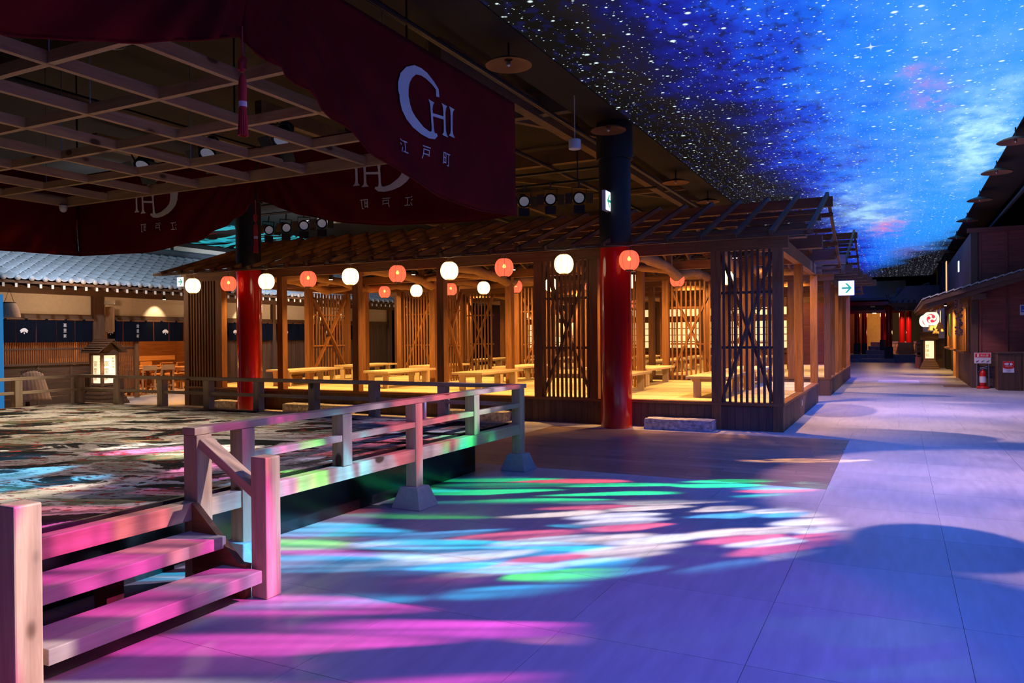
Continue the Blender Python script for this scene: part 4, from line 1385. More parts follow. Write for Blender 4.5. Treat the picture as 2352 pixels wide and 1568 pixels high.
def noren(y0, y1, z0, z1, prints, label, x=-17.88, mat='navy_cloth', seed=0):
    th = thing('shop_curtain', label, 'curtain', (x, (y0 + y1) / 2, z0), 'navy shop curtains' if mat == 'navy_cloth' else 'pale shop curtains')
    nfl = max(2, round((y1 - y0) / 0.48)); w_ = (y1 - y0) / nfl

    def P(y, z):
        v = (z1 - z) / (z1 - z0)
        return (x + 0.018 * v * math.sin(y * 9 + seed) + 0.006 * math.sin(y * 31 + seed) * v, y, z)
    for k in range(nfl):
        a = y0 + k * w_ + 0.004 * 1; b_ = y0 + (k + 1) * w_ - 0.004
        vs_ = []; fs_ = []
        for i in range(13):
            for j in range(7):
                vs_.append(P(a + (b_ - a) * i / 12, z1 + (z0 - z1) * j / 6))
        for i in range(12):
            for j in range(6):
                q = i * 7 + j; fs_.append((q, q + 1, q + 8, q + 7))
        MB().add(vs_, fs_).build('flap', mat, th, 'all')
    mb = MB(); mb.tube([(x, y0 - 0.02, z1 + 0.02), (x, y1 + 0.02, z1 + 0.02)], 0.012, 8); mb.build('rod', 'cedar_y', th, True)
    mb = MB()
    for k in range(nfl):
        a = y0 + (k + 0.5) * w_
        mb.box(x - 0.014, x + 0.014, a - 0.03, a + 0.03, z1 - 0.01, z1 + 0.034)
    mb.build('loop', mat, th)
    if prints:
        mb = MB()

        def fn(yy, zz):
            p = P(yy, zz); return (p[0] + 0.012, p[1], p[2])
        for (kd, yy, zz, s) in prints:
            if kd == 'fan':
                fan_print(mb, yy, zz - 0.05, s, fn)
            else:
                for i, ch in enumerate('富里家'):
                    text_mb(mb, ch, yy, zz + 0.13 - 0.13 * i, 0.075, 0.085, fn)
        flat('crest_print', mb, 'white_print', th)
    return th


noren(9.95, 12.28, 1.48, 2.0, [('fan', 10.59, 1.76, 0.10), ('txt', 11.56, 1.76, 1)], 'navy shop curtain with fan crest behind the straw cover', seed=0.3)
noren(12.66, 14.0, 1.48, 2.0, [('fan', 12.74, 1.74, 0.10), ('txt', 13.53, 1.755, 1)], 'navy shop curtain with fan crest beside the hanging sign board', seed=1.1)
noren(14.02, 16.4, 1.48, 2.0, [('fan', 14.38, 1.75, 0.10), ('txt', 15.4, 1.755, 1)], 'navy shop curtain above the dining room opening', seed=2.1)
noren(16.6, 18.4, 1.48, 2.0, [('fan', 16.85, 1.75, 0.10), ('txt', 17.8, 1.755, 1)], 'navy shop curtain seen beside the red pillar', seed=3.0)
noren(18.6, 20.5, 1.48, 2.0, [('fan', 19.0, 1.75, 0.10), ('fan', 20.2, 1.75, 0.10)], 'navy shop curtain with two fan crests seen through the pavilion', seed=4.0)
noren(20.72, 22.7, 1.48, 2.0, [('fan', 21.0, 1.75, 0.10)], 'navy shop curtain at the end of the tiled shop', seed=5.0)


def downlamp(x, y, z, power, tgt, label, colr=(1, 0.72, 0.4)):
    th = thing('eave_spotlight', label, 'lamp', (x, y, z), 'small spotlights under eaves')
    MB().lathe([(0.04, 0.0), (0.045, 0.03), (0.03, 0.07), (0.012, 0.09), (0.012, 0.16)], 12, (x, y, z)).build('can', 'lamp_black', th, True)
    MB().lathe([(0.034, -0.003), (0.034, 0.003)], 12, (x, y, z)).build('lens', 'downlight_glow', th, True)
    spot('eave_spotlight_beam', (x, y, z - 0.02), tgt, power, colr, 75, 0.6, 0.02)


downlamp(-17.62, 14.15, 2.60, 34, (-18.0, 14.15, 2.0), 'small eave spotlight grazing the plaster above the dining room')
downlamp(-17.62, 17.2, 2.60, 34, (-18.0, 17.2, 2.0), 'small eave spotlight beside the red pillar')
downlamp(-17.62, 20.6, 2.60, 34, (-18.0, 20.6, 2.0), 'small eave spotlight seen between the pavilion posts')
point('shop_front_lamp', (-16.2, 11.2, 2.45), 62, (1, 0.6, 0.32), 0.1)
point('shop_front_lamp', (-16.0, 18.5, 2.45), 80, (1, 0.62, 0.34), 0.1)
# unseen cool spots rake the tiles in place of screen light
spot('roof_wash_fill', (-14.2, 10.0, 4.9), (-17.8, 12.5, 3.1), 950, (0.62, 0.78, 1), 90, 0.6, 0.1)
spot('roof_wash_fill', (-14.8, 16.5, 4.9), (-17.8, 19.5, 3.1), 950, (0.62, 0.78, 1), 90, 0.6, 0.1)


def disc_fn(c, nrm_axis):
    return (lambda u, v, t: (c[0] + t, c[1] + u, c[2] + v)) if nrm_axis == 'x' else (lambda u, v, t: (c[0] + u, c[1] + t, c[2] + v))


def round_sign(x, y, z, r, label):
    th = thing('round_sign', label, 'sign', (x, y, z - r), 'round wave signs')
    circ = [(r * math.cos(2 * PI * k / 32), r * math.sin(2 * PI * k / 32)) for k in range(32)]
    f = disc_fn((x, y, z), 'x')
    MB().prism(circ, f, -0.06, 0.0).build('panel', 'sign_lit', th)
    MB().tube([(x, y + r * math.cos(2 * PI * k / 32), z + r * math.sin(2 * PI * k / 32)) for k in range(32)], 0.012, 6, True).build('rim', 'ink', th, True)
    mb = MB()
    for k in range(5):
        rr = r * (0.28 + 0.13 * k)
        pts = [(x + 0.004, y - 0.15 * r + rr * math.cos(a), z + 0.12 * r + rr * math.sin(a)) for a in [math.radians(200 + 14 * i) * (1 if k % 2 else 1) for i in range(12)]]
        mb.tube(pts, 0.006, 4)
    for k in range(3):
        rr = r * (0.16 + 0.15 * k)
        pts = [(x + 0.004, y - 0.05 * r + rr * math.cos(a), z + 0.2 * r + rr * math.sin(a)) for a in [math.radians(20 + 14 * i) for i in range(13)]]
        mb.tube(pts, 0.006, 4)
    mb.build('wave_crest', 'crest_wave', th)
    box('arm', x - 0.6, x - 0.06, y - 0.015, y + 0.015, z + 0.1, z + 0.13, 'dark_wood', th)


round_sign(-17.35, 15.3, 2.40, 0.24, 'round lit sign with wave crest by the slatted pavilion end')
round_sign(-17.35, 21.4, 2.40, 0.24, 'round lit sign with wave crest seen between pavilion posts')

# box lantern sign with a little roof
def box_sign(name_lbl, cx, cy, hw, hd, z0, z1, texts, base_h, small, rot=0.0, rw=1.6):
    th = thing('lantern_sign', name_lbl, 'sign', (cx, cy, 0))
    ow, od = hw + 0.05, hd + 0.05
    a = 0.17
    mb = MB()
    mb.add([(cx - ow - a, cy - od - a, 0), (cx + ow + a, cy - od - a, 0), (cx + ow + a, cy + od + a, 0), (cx - ow - a, cy + od + a, 0),
            (cx - ow, cy - od, base_h), (cx + ow, cy - od, base_h), (cx + ow, cy + od, base_h), (cx - ow, cy + od, base_h)],
           [(0, 3, 2, 1), (4, 5, 6, 7), (0, 1, 5, 4), (1, 2, 6, 5), (2, 3, 7, 6), (3, 0, 4, 7)])
    mb.build('base', 'dark_wood_x', th)
    for k in range(4):
        zz = base_h * (0.12 + 0.22 * k)
        kx = a * (1 - zz / base_h)
        for s in (-1, 1):
            bar('base_slat', (cx - ow - kx, cy + s * (od + kx + 0.006), zz), (cx + ow + kx, cy + s * (od + kx + 0.006), zz), 0.012, 0.03, 'dark_wood', th)
            bar('base_slat', (cx + s * (ow + kx + 0.006), cy - od - kx, zz), (cx + s * (ow + kx + 0.006), cy + od + kx, zz), 0.012, 0.03, 'dark_wood', th)
    for sx in (-1, 1):
        for sy in (-1, 1):
            box('corner_post', cx + sx * (hw + 0.025) - 0.03, cx + sx * (hw + 0.025) + 0.03, cy + sy * (hd + 0.025) - 0.03, cy + sy * (hd + 0.025) + 0.03, base_h, z1 + 0.06, 'dark_wood', th)
    box('box_rail', cx - ow, cx + ow, cy - od, cy + od, z0 - 0.06, z0, 'dark_wood', th)
    box('box_rail', cx - ow, cx + ow, cy - od, cy + od, z1, z1 + 0.06, 'dark_wood', th)
    box('lit_panel', cx - hw, cx + hw, cy - hd, cy + hd, z0, z1, 'sign_lit', th)
    # gabled roof, ridge along x
    zr = z1 + 0.08; rh = 0.26; hy = od + 0.15; hx = ow + 0.12
    for s in (-1, 1):
        mb = MB()
        mb.prism([(s * hy, zr - 0.02), (0, zr + rh), (0, zr + rh + 0.03), (s * hy, zr + 0.012)], lambda u, v, t: (cx + t, cy + u, v), -hx, hx)
        mb.build('roof_slope', 'dark_wood_x', th)
        for k in range(5):
            f = (k + 0.5) / 5
            box('roof_shingle', cx - hx, cx + hx, cy + s * hy * f - 0.035, cy + s * hy * f + 0.035, zr + rh * (1 - f) + 0.016, zr + rh * (1 - f) + 0.034, 'dark_wood', th)
    for sx in (-1, 1):
        mb = MB(); mb.prism([(-od, zr - 0.02), (od, zr - 0.02), (0, zr + rh - 0.02)], lambda u, v, t: (cx + t, cy + u, v), sx * (ow - 0.02) - 0.01, sx * (ow - 0.02) + 0.01)
        mb.build('gable_board', 'dark_wood_y', th)
    box('roof_ridge', cx - hx - 0.02, cx + hx + 0.02, cy - 0.025, cy + 0.025, zr + rh, zr + rh + 0.05, 'dark_wood', th)
    mb = MB()
    H_ = z1 - z0

    def big(fn, w2, mir):
        for i, ch in enumerate(texts):
            text_mb(mb, ch, -0.22 * w2 * 2 * mir, z1 - H_ * (0.30 + 0.255 * i), 0.38 * w2 * 2, H_ * 0.19, fn)
        for i, ch in enumerate(small):
            text_mb(mb, ch, 0.29 * w2 * 2 * mir, z1 - H_ * (0.12 + 0.10 * i), 0.2 * w2 * 2, H_ * 0.075, fn)
    big(lambda u, v: (cx + hw + 0.004, cy + u, v), hd, 1)
    big(lambda u, v: (cx + u, cy - hd - 0.004, v), hw, 1)
    flat('lettering', mb, 'sign_ink_lit', th)
    return th


box_sign('lit box lantern sign with little roof standing before the tiled shop', -16.95, 11.92, 0.17, 0.17, 0.50, 1.16, '富里家', 0.42, '老舗の味')
point('lantern_sign_glow', (-16.6, 11.6, 0.85), 10, (1, 0.7, 0.35), 0.1)
box_sign('lit box lantern sign with little roof by the wooden fence of the walkway', 1.18, 37.1, 0.17, 0.17, 0.46, 1.20, '甘味処', 0.40, '')

# straw things by the shop front
th = thing('woven_basket', 'pale woven basket hung at the shop corner post', 'basket', (-16.8, 9.66, 2.0))
MB().lathe([(0.20, 0.0), (0.205, 0.02), (0.19, 0.12), (0.15, 0.24), (0.11, 0.30), (0.10, 0.29)], 20, (-16.8, 9.66, 2.02)).build('body', 'basket_pink', th, True)
MB().tube([(-16.8 + 0.11 * math.cos(2 * PI * k / 20), 9.66 + 0.11 * math.sin(2 * PI * k / 20), 2.33) for k in range(20)], 0.012, 6, True).build('rim', 'dark_wood_x', th, True)
MB().tube([(-16.8, 9.66 - 0.1, 2.33), (-16.8, 9.66, 2.62), (-16.8, 9.66 + 0.1, 2.33)], 0.006, 5).build('handle', 'dark_wood_x', th, True)
th = thing('straw_cover', 'pale woven straw cape leaning against the shop wall', 'straw cape', (-16.9, 10.15, 0.0))
vs_ = []; fs_ = []
for i in range(25):
    k = i / 24; a = PI * (0.1 + 0.8 * k)
    for j in range(13):
        v = j / 12
        wd = 0.26 + 0.10 * v
        z = 0.86 - 0.66 * v - 0.10 * (1 - v) * (2 * k - 1) ** 2
        vs_.append((-16.9 + 0.10 * math.sin(a) * (0.4 + v) + 0.008 * math.sin(i * 2.1), 10.15 + (2 * k - 1) * wd + 0.05 * v, z))
for i in range(24):
    for j in range(12):
        q = i * 13 + j; fs_.append((q, q + 1, q + 14, q + 13))
o = MB().add(vs_, fs_).build('weave', 'basket_pink', th, 'all')
md = o.modifiers.new('thickness', 'SOLIDIFY'); md.thickness = 0.03
mb = MB()
for k in range(9):
    y = 9.92 + 0.055 * k
    mb.tube([(-16.86, y, 0.80 + 0.05 * math.sin(PI * k / 8)), (-16.82, y + 0.01, 0.87 + 0.03 * math.sin(PI * k / 8)), (-16.90, y + 0.015, 0.84)], 0.012, 5)
mb.build('tuft', 'straw', th)
box('prop', -17.02, -16.96, 10.1, 10.16, 0.0, 0.7, 'dark_wood', th)
th = thing('wicker_chest', 'small wicker trunk sitting on the tatami beside the red pillar', 'wicker trunk', (-13.0, 13.9, FZ))
box('chest_body', -13.35, -12.75, 13.75, 14.1, FZ + 0.003, FZ + 0.20, 'wicker', th, 0.02)
box('chest_lid', -13.37, -12.73, 13.73, 14.12, FZ + 0.205, FZ + 0.29, 'wicker', th, 0.03)
box('clasp', -13.07, -13.03, 13.722, 13.732, FZ + 0.15, FZ + 0.24, 'brass', th)

# ---------------------------------------------------------------- dining chairs and tables in the shop
ch = thing('dining_chair', '-', 'chair')
for sx in (-0.19, 0.19):
    bar('leg', (sx, 0.18, 0), (sx, 0.17, 0.43), 0.035, 0.035, 'chair_wood', ch)
    bar('leg', (sx, -0.20, 0), (sx, -0.18, 0.43), 0.035, 0.035, 'chair_wood', ch)
    bar('back_post', (sx, -0.18, 0.43), (sx, -0.24, 0.80), 0.035, 0.035, 'chair_wood', ch)
    bar('side_rail', (sx, -0.18, 0.22), (sx, 0.17, 0.22), 0.02, 0.03, 'chair_wood', ch)
box('seat', -0.22, 0.22, -0.20, 0.22, 0.43, 0.47, 'chair_wood', ch, 0.008)
box('backrest', -0.21, 0.21, -0.25, -0.215, 0.66, 0.80, 'chair_wood', ch, 0.008)
box('seat_rail', -0.19, 0.19, 0.15, 0.19, 0.37, 0.43, 'chair_wood', ch)
dt = thing('dining_table', '-', 'table')
box('table_top', -0.38, 0.38, -0.6, 0.6, 0.66, 0.70, 'chair_wood', dt, 0.005)
for sx in (-0.33, 0.33):
    for sy in (-0.54, 0.54):
        box('leg', sx - 0.03, sx + 0.03, sy - 0.03, sy + 0.03, 0, 0.66, 'dark_wood', dt)
box('apron', -0.31, 0.31, -0.55, -0.53, 0.58, 0.655, 'chair_wood', dt)
box('apron', -0.31, 0.31, 0.53, 0.55, 0.58, 0.655, 'chair_wood', dt)
fc = ft = True
TD = ['in the opening by the lattice', 'in the opening by the pavilion', 'at the rear by the lattice', 'at the rear by the pavilion']
for i, (x, y) in enumerate([(-18.9, 14.3), (-18.9, 16.2), (-20.7, 14.4), (-20.7, 16.3)]):
    o = dt if ft else copy_tree(dt); ft = False
    o.location = (x, y, 0.03); tag(o, 'brown wooden dining table in the shop, ' + TD[i], 'table', 'dining tables in the shop')
    for (dx, dy, rz) in ((-0.62, -0.28, -PI / 2), (-0.62, 0.30, -PI / 2), (0.62, -0.28, PI / 2), (0.62, 0.30, PI / 2)):
        o = ch if fc else copy_tree(ch); fc = False
        o.location = (x + dx, y + dy, 0.03); o.rotation_euler = (0, 0, rz)
        tag(o, 'brown dining chair ' + ('facing' if dx < 0 else 'backing') + ' the stage, ' + ('first' if dy < 0 else 'second') + ' seat, ' + TD[i], 'chair', 'dining chairs in the shop')

# plain glowing blue strip at the far side of the stage
o = box('blue_panel', -16.2, -16.0, 8.4, 9.08, 0.0, 2.45, 'blue_glow'); tag(o, 'tall glowing blue panel beside the shop corner', 'screen')

# ================================================================== WALL OF LIT PAPER SCREENS BEHIND THE PAVILIONS
bk = thing('screen_house', 'house front with glowing paper windows behind the second pavilion', 'house', (-8, 31.5, 0))
box('house_wall', -17.0, -2.2, 31.4, 31.5, 0, 3.6, 'red_wood', bk)
for k in range(8):
    x = -16.2 + 1.82 * k
    box('post', x - 0.08, x + 0.08, 31.25, 31.4, 0, 3.3, 'dark_wood', bk)
    if k < 7:
        for (z0, z1, nx) in ((2.30, 2.62, 2), (1.00, 2.08, 3)):
            f = box('window_frame', x + 0.16, x + 1.66, 31.34, 31.40, z0 - 0.05, z1 + 0.05, 'dark_wood', bk)
            nz = 1 if nx == 2 else 4
            for i in range(nx):
                for j in range(nz):
                    wx = 1.5 / nx; wz = (z1 - z0) / nz
                    box('paper_pane', x + 0.16 + i * wx + 0.025, x + 0.16 + (i + 1) * wx - 0.025, 31.325, 31.338, z0 + j * wz + 0.015, z0 + (j + 1) * wz - 0.015, 'shoji_lit', f)
        box('house_sill', x + 0.08, x + 1.74, 31.28, 31.40, 0.82, 0.92, 'dark_wood', bk)
box('house_beam', -17, -2.2, 31.2, 31.4, 2.72, 2.95, 'dark_wood', bk)
mb = MB(); mb.prism([(30.5, 2.95), (33.0, 3.9), (33.0, 4.0), (30.5, 3.05)], lambda u, v, t: (t, u, v), -17.2, -2.1); mb.build('house_roof', 'tile_dark', bk)
# pale curtain stall seen through the middle of the pavilion
th = thing('curtain_stall', 'small stall with pale short curtain and hanging fans behind the pavilion', 'stall', (-12.0, 30.3, 0))
box('stall_post', -14.2, -14.08, 30.2, 30.32, 0, 2.6, 'cedar', th); box('stall_post', -10.1, -9.98, 30.2, 30.32, 0, 2.6, 'cedar', th)
box('stall_beam', -14.3, -9.9, 30.2, 30.32, 2.45, 2.6, 'cedar', th)
for k in range(9):
    box('stall_flap', -13.9 + 0.42 * k, -13.9 + 0.42 * k + 0.40, 30.24, 30.25, 1.55, 2.1, 'white_cloth', th)
box('stall_counter', -14.0, -10.1, 30.2, 30.6, 0.0, 0.85, 'cedar', th)
for k in range(3):
    c = (-13.2 + 1.1 * k, 30.15, 2.2 - 0.75 * (k == 1))
    MB().prism([(0.2 * math.cos(2 * PI * i / 20), 0.24 * math.sin(2 * PI * i / 20)) for i in range(20)], disc_fn(c, 'y'), -0.012, 0.012).build('round_fan', 'basket_pink', th)
point('stall_lamp', (-12.5, 29.9, 2.4), 60, (1, 0.55, 0.2), 0.1)
point('house_lamp', (-6.5, 30.4, 2.6), 50, (1, 0.5, 0.16), 0.1)
point('house_lamp', (-3.5, 30.4, 2.6), 40, (1, 0.5, 0.16), 0.1)


# ================================================================== SHOP ON THE FAR SIDE OF THE WALKWAY
RX, RY = 1.82, 24.6
rs = thing('corner_shop', 'reddish boarded two-storey shop with a sloping eave over the walkway', 'shop', (4, 30, 0))
# front wall: horizontal boards between battens, lower dado
fy = RY
for k in range(11):
    z0 = 0.95 + 0.31 * k
    if z0 > 4.2:
        break
    box('plank', RX + 0.10, 7.0, fy, fy + 0.03, z0 + 0.002, min(z0 + 0.308, 4.28), 'red_wood', rs)
for k in range(3):
    box('plank', RX + 0.10, 7.0, fy - 0.005, fy + 0.03, 0.002 + 0.315 * k, 0.312 + 0.315 * k, 'skirt_wood', rs)
for k in range(6):
    x = RX + 0.20 + 0.62 * k
    box('batten', x - 0.025, x + 0.025, fy - 0.03, fy, 0.95, 4.28, 'red_wood', rs)
box('corner_post', RX - 0.02, RX + 0.14, fy - 0.05, fy + 0.11, 0, 4.3, 'skirt_wood', rs)
box('top_trim', RX - 0.1, 7.0, fy - 0.06, fy + 0.05, 4.28, 4.40, 'red_wood', rs)
box('wall_body', RX + 0.15, 7.0, fy + 0.04, 37.0, 0, 4.3, 'dark_wood', rs)
# side wall along the walkway: upright boards below the windows, door, plaster above
for k in range(30):
    y = fy + 0.12 + 0.25 * k
    if 29.9 < y + 0.1 < 31.3:
        continue
    box('plank', RX - 0.01, RX + 0.02, y + 0.003, y + 0.247, 0, 0.92, 'dark_wood', rs)
for k in range(50):
    y = fy + 0.12 + 0.25 * k
    if y < 37:
        box('upper_plank', RX - 0.005, RX + 0.02, y + 0.003, y + 0.247, 2.45, 4.3, 'skirt_wood', rs)
for (a, b_) in ((25.2, 29.7), (31.8, 35.6)):
    f = box('window_frame', RX - 0.02, RX + 0.03, a, b_, 0.98, 2.25, 'chair_wood', rs)
    n = 6
    for k in range(n + 1):
        y = a + (b_ - a) * k / n
        box('mullion', RX - 0.05, RX - 0.02, y - 0.04, y + 0.04, 0.98, 2.25, 'cedar', f)
    box('window_sill', RX - 0.16, RX, a - 0.1, b_ + 0.1, 0.92, 0.98, 'cedar', rs)
box('door_leaf', RX - 0.02, RX + 0.02, 30.0, 31.3, 0, 2.2, 'chair_wood', rs)
box('door_jamb', RX - 0.08, RX + 0.03, 29.85, 30.0, 0, 2.35, 'chair_wood', rs); box('door_jamb', RX - 0.08, RX + 0.03, 31.3, 31.45, 0, 2.35, 'chair_wood', rs)
box('lintel', RX - 0.06, RX + 0.03, 25.0, 36.6, 2.25, 2.45, 'cedar', rs)
# sloping eave roof
ex, ez, tx_, tz_ = 0.62, 2.46, 4.2, 3.54
ey0, ey1 = 24.0, 37.0
sr = (tz_ - ez) / (tx_ - ex)
mb = MB(); mb.prism([(ex, ez - 0.10), (tx_, tz_ - 0.10), (tx_, tz_ - 0.04), (ex, ez - 0.04)], lambda u, v, t: (u, t, v), ey0 + 0.1, ey1); mb.build('eave_boarding', 'cedar_y', rs)
for (dy, dz0, dz1) in ((0.0, -0.15, -0.02), (0.08, -0.26, -0.14)):
    mb = MB(); mb.prism([(ex + dy, ez + dz0), (tx_, tz_ + dz0), (tx_, tz_ + dz1), (ex + dy, ez + dz1)], lambda u, v, t: (u, t, v), ey0 + dy, ey0 + dy + 0.08); mb.build('barge_board', 'skirt_wood_x', rs)
for j in range(12):
    for i in range(20):
        x0 = ex - 0.03 + i * 0.19; 
        if x0 > tx_:
            break
        z0 = ez + (x0 - ex) * sr
        y0 = ey0 - 0.02 + j * 1.09
        mb = None
        o = bar('roof_shingle', (x0, y0 + 0.53, z0 - 0.005), (x0 + 0.21, y0 + 0.53, z0 + 0.21 * sr + 0.028), 1.07, 0.03, 'tile_grey', rs)
for k in range(16):
    y = 24.5 + 0.8 * k
    bar('eave_rafter', (ex + 0.06, y, ez - 0.15), (RX, y, ez - 0.15 + (RX - ex - 0.06) * sr), 0.06, 0.09, 'cedar', rs)
box('purlin_end', RX - 0.02, RX + 0.30, fy - 0.45, fy - 0.05, 2.42, 2.58, 'skirt_wood', rs)
MB().tube([(0.95, 26.0, 2.28), (0.95, 36.5, 2.28)], 0.02, 8).build('lantern_rail', 'cedar_y', rs, True)
# upper part: lit strip window further along, dark mass beyond
o = box('lit_window', RX - 0.03, RX - 0.005, 36.3, 36.9, 3.0, 4.5, 'window_warm', rs)
o = box('small_lit_window', RX - 0.03, RX - 0.006, 29.2, 29.5, 3.55, 3.9, 'exit_white', rs)
box('far_wall', RX + 0.0, 7.0, 37.0, 46.0, 0, 4.9, 'wall_dark', rs)

# plastered wing and fence closing the walkway side
wg = thing('plaster_wing', 'lilac plaster wall over dark fence boards behind the box lantern sign', 'wall', (1.5, 38.6, 0))
box('plaster_face', 0.95, 1.82, 38.5, 38.6, 1.30, 3.1, 'lilac_plaster', wg)
for k in range(6):
    box('plank', 0.95, 1.82, 38.46, 38.5, 0.003 + 0.215 * k, 0.213 + 0.215 * k, 'dark_wood', wg)
box('fence_post', 1.30, 1.38, 38.42, 38.46, 0, 1.3, 'dark_wood', wg)
box('wing_post', 0.88, 0.97, 38.42, 38.6, 0, 3.1, 'dark_wood', wg)
box('ladder_rail', 0.70, 0.74, 37.9, 37.94, 0.5, 1.25, 'red_wood', wg)
for k in range(4):
    box('ladder_rung', 0.74, 0.86, 37.9, 37.94, 0.55 + 0.18 * k, 0.58 + 0.18 * k, 'red_wood', wg)
box('ladder_base', 0.66, 0.90, 37.85, 38.0, 0, 0.5, 'red_wood', wg)


# lanterns with the three-comma crest
def tomoe(mb, cx, cz, R, fn):
    for k in range(3):
        a0 = 2 * PI * k / 3 + PI / 6 + 0.25
        hx, hz = cx + 0.46 * R * math.cos(a0), cz + 0.46 * R * math.sin(a0)
        n = 14
        head = [(hx + 0.30 * R * math.cos(2 * PI * i / n), hz + 0.30 * R * math.sin(2 * PI * i / n)) for i in range(n)]
        mb.add([fn(*p) for p in head], [tuple(range(n))])
        m_ = 10; L_, R_ = [], []
        for i in range(m_ + 1):
            t = i / m_; an = a0 + 0.1 + t * 2.0
            ro = R * (0.77 + 0.19 * t); ri = R * (0.36 + 0.60 * t ** 0.75)
            if i == 0:
                ro = 0.76 * R; ri = 0.20 * R
            L_.append(fn(cx + ro * math.cos(an), cz + ro * math.sin(an))); R_.append(fn(cx + min(ri, ro) * math.cos(an), cz + min(ri, ro) * math.sin(an)))
        vs_ = L_ + R_
        mb.add(vs_, [(i, i + 1, m_ + 2 + i, m_ + 1 + i) for i in range(m_)])


def crest_lantern(x, y, z, r, label):
    th = thing('crest_lantern', label, 'lantern', (x, y, z - r), 'crest lanterns under the shop eave')
    prof = []
    for i in range(25):
        a = -PI / 2 + PI * i / 24
        rr = r * (max(0.0, math.cos(a))) ** 0.6 * (1 + 0.012 * (i % 2))
        if rr > 0.35 * r:
            prof.append((rr, r * 0.95 * math.sin(a)))
    MB().lathe(prof, 28, (x, y, z)).build('paper', 'crest_paper', th, 'all')
    for zz in (prof[0][1], prof[-1][1]):
        MB().lathe([(r * 0.36, zz - 0.02), (r * 0.36, zz + 0.02)], 18, (x, y, z)).build('end_ring', 'ink', th, True)
    mb = MB()

    def fn(u, v):
        du = u - x; dv = v - z
        q = max(0.0, 1 - (dv / (r * 0.95)) ** 2)
        R2 = r * q ** 0.3
        d = math.sqrt(max(0.0, R2 * R2 - du * du))
        return (u, y - d * 1.05 - 0.02, v)
    tomoe(mb, x, z, r * 0.74, fn)
    flat('crest', mb, 'tomoe_lit', th)
    MB().tube([(x, y, z + prof[-1][1]), (x, y, 2.28)], 0.008, 5).build('hook', 'brass', th, True)


crest_lantern(0.98, 29.0, 2.0, 0.24, 'white lantern with red three-comma crest, nearer the fire extinguisher')
crest_lantern(0.95, 32.6, 1.98, 0.24, 'white lantern with red three-comma crest, nearer the box lantern sign')
downlamp(1.3, 27.0, 2.36, 90, (1.0, 28.4, 0.6), 'bright bare spotlight under the boarded shop eave', (1, 0.62, 0.22))
spot('shop_eave_beam', (1.25, 30.6, 2.3), (1.5, 32.0, 0.0), 260, (1, 0.55, 0.16), 130, 0.8, 0.05)
spot('shop_eave_beam', (1.25, 34.6, 2.3), (1.2, 35.2, 0.0), 260, (1, 0.55, 0.16), 130, 0.8, 0.05)
spot('shop_eave_beam', (1.3, 26.2, 2.3), (1.7, 27.2, 1.2), 120, (1, 0.55, 0.16), 110, 0.8, 0.05)
# hanging goods
for i, (x, y, z, s) in enumerate([(1.12, 30.3, 1.95, 1.0), (1.22, 30.8, 1.72, 0.9), (1.28, 30.2, 1.66, 0.95), (1.20, 31.2, 1.5, 0.85), (1.33, 30.9, 1.58, 0.85), (1.05, 30.9, 1.62, 0.9)]):
    th = thing('hanging_basket', 'bell-shaped straw basket under the shop eave, ' + ['highest of the bunch', 'third lowest of the bunch', 'broad one by the wall', 'lowest of the bunch', 'narrow one by the wall', 'one behind the crest lantern'][i], 'basket', (x, y, z), 'bunch of straw baskets')
    MB().lathe([(0.13 * s, 0), (0.12 * s, 0.03), (0.085 * s, 0.12), (0.075 * s, 0.2), (0.03 * s, 0.23)], 12, (x, y, z)).build('bell', 'wicker', th, True)
    MB().tube([(x, y, z + 0.22 * s), (x, y, 2.42)], 0.005, 5).build('string', 'straw', th)
rd = random.Random(4)
th = thing('garlic_braid', 'long purple braid of garlic hanging from the shop eave corner', 'garlic braid', (1.55, 25.3, 1.45))
MB().tube([(1.55, 25.3, 2.62), (1.55, 25.3, 1.5)], 0.02, 6).build('rope', 'straw', th)
for k in range(46):
    a = rd.uniform(0, 2 * PI); z = 1.45 + 1.05 * k / 46; rr = 0.085
    MB().lathe([(0.006, -0.03), (0.032, -0.012), (0.034, 0.008), (0.012, 0.03)], 7, (1.55 + rr * math.cos(a), 25.3 + rr * math.sin(a), z)).build('bulb', 'garlic_purple', th, True)
o = MB().box(1.42, 1.445, 27.3, 27.9, 1.42, 2.12); o = o.build('cloth_banner', 'green_cloth', None); tag(o, 'dark green hanging cloth banner beside the shop window', 'banner')

# fire extinguisher with its notice
ex_ = thing('fire_extinguisher', 'red fire extinguisher on a low stand under its notice', 'fire extinguisher', (2.05, 24.35, 0))
MB().lathe([(0.15, 0), (0.16, 0.02), (0.14, 0.06), (0.10, 0.065)], 20, (2.05, 24.35, 0)).build('stand_base', 'extinguisher_red', ex_, True)
MB().lathe([(0.075, 0.066), (0.08, 0.09), (0.08, 0.40), (0.06, 0.46), (0.025, 0.49), (0.022, 0.53)], 20, (2.05, 24.35, 0)).build('cylinder', 'extinguisher_red', ex_, True)
MB().lathe([(0.0815, 0.16), (0.0815, 0.33)], 20, (2.05, 24.35, 0), False).build('label_band', 'poster_white', ex_, True)
bar('lever', (1.98, 24.35, 0.55), (2.16, 24.35, 0.60), 0.02, 0.02, 'steel', ex_); bar('lever', (2.02, 24.35, 0.53), (2.15, 24.35, 0.55), 0.02, 0.015, 'steel', ex_)
MB().tube([(2.02, 24.35, 0.54), (1.95, 24.33, 0.45), (1.95, 24.33, 0.25), (1.96, 24.33, 0.12)], 0.012, 6).build('hose', 'lamp_black', ex_, True)
for x in (1.915, 2.195):
    box('stand_rod', x - 0.008, x + 0.008, 24.40, 24.416, 0.05, 0.68, 'steel', ex_)
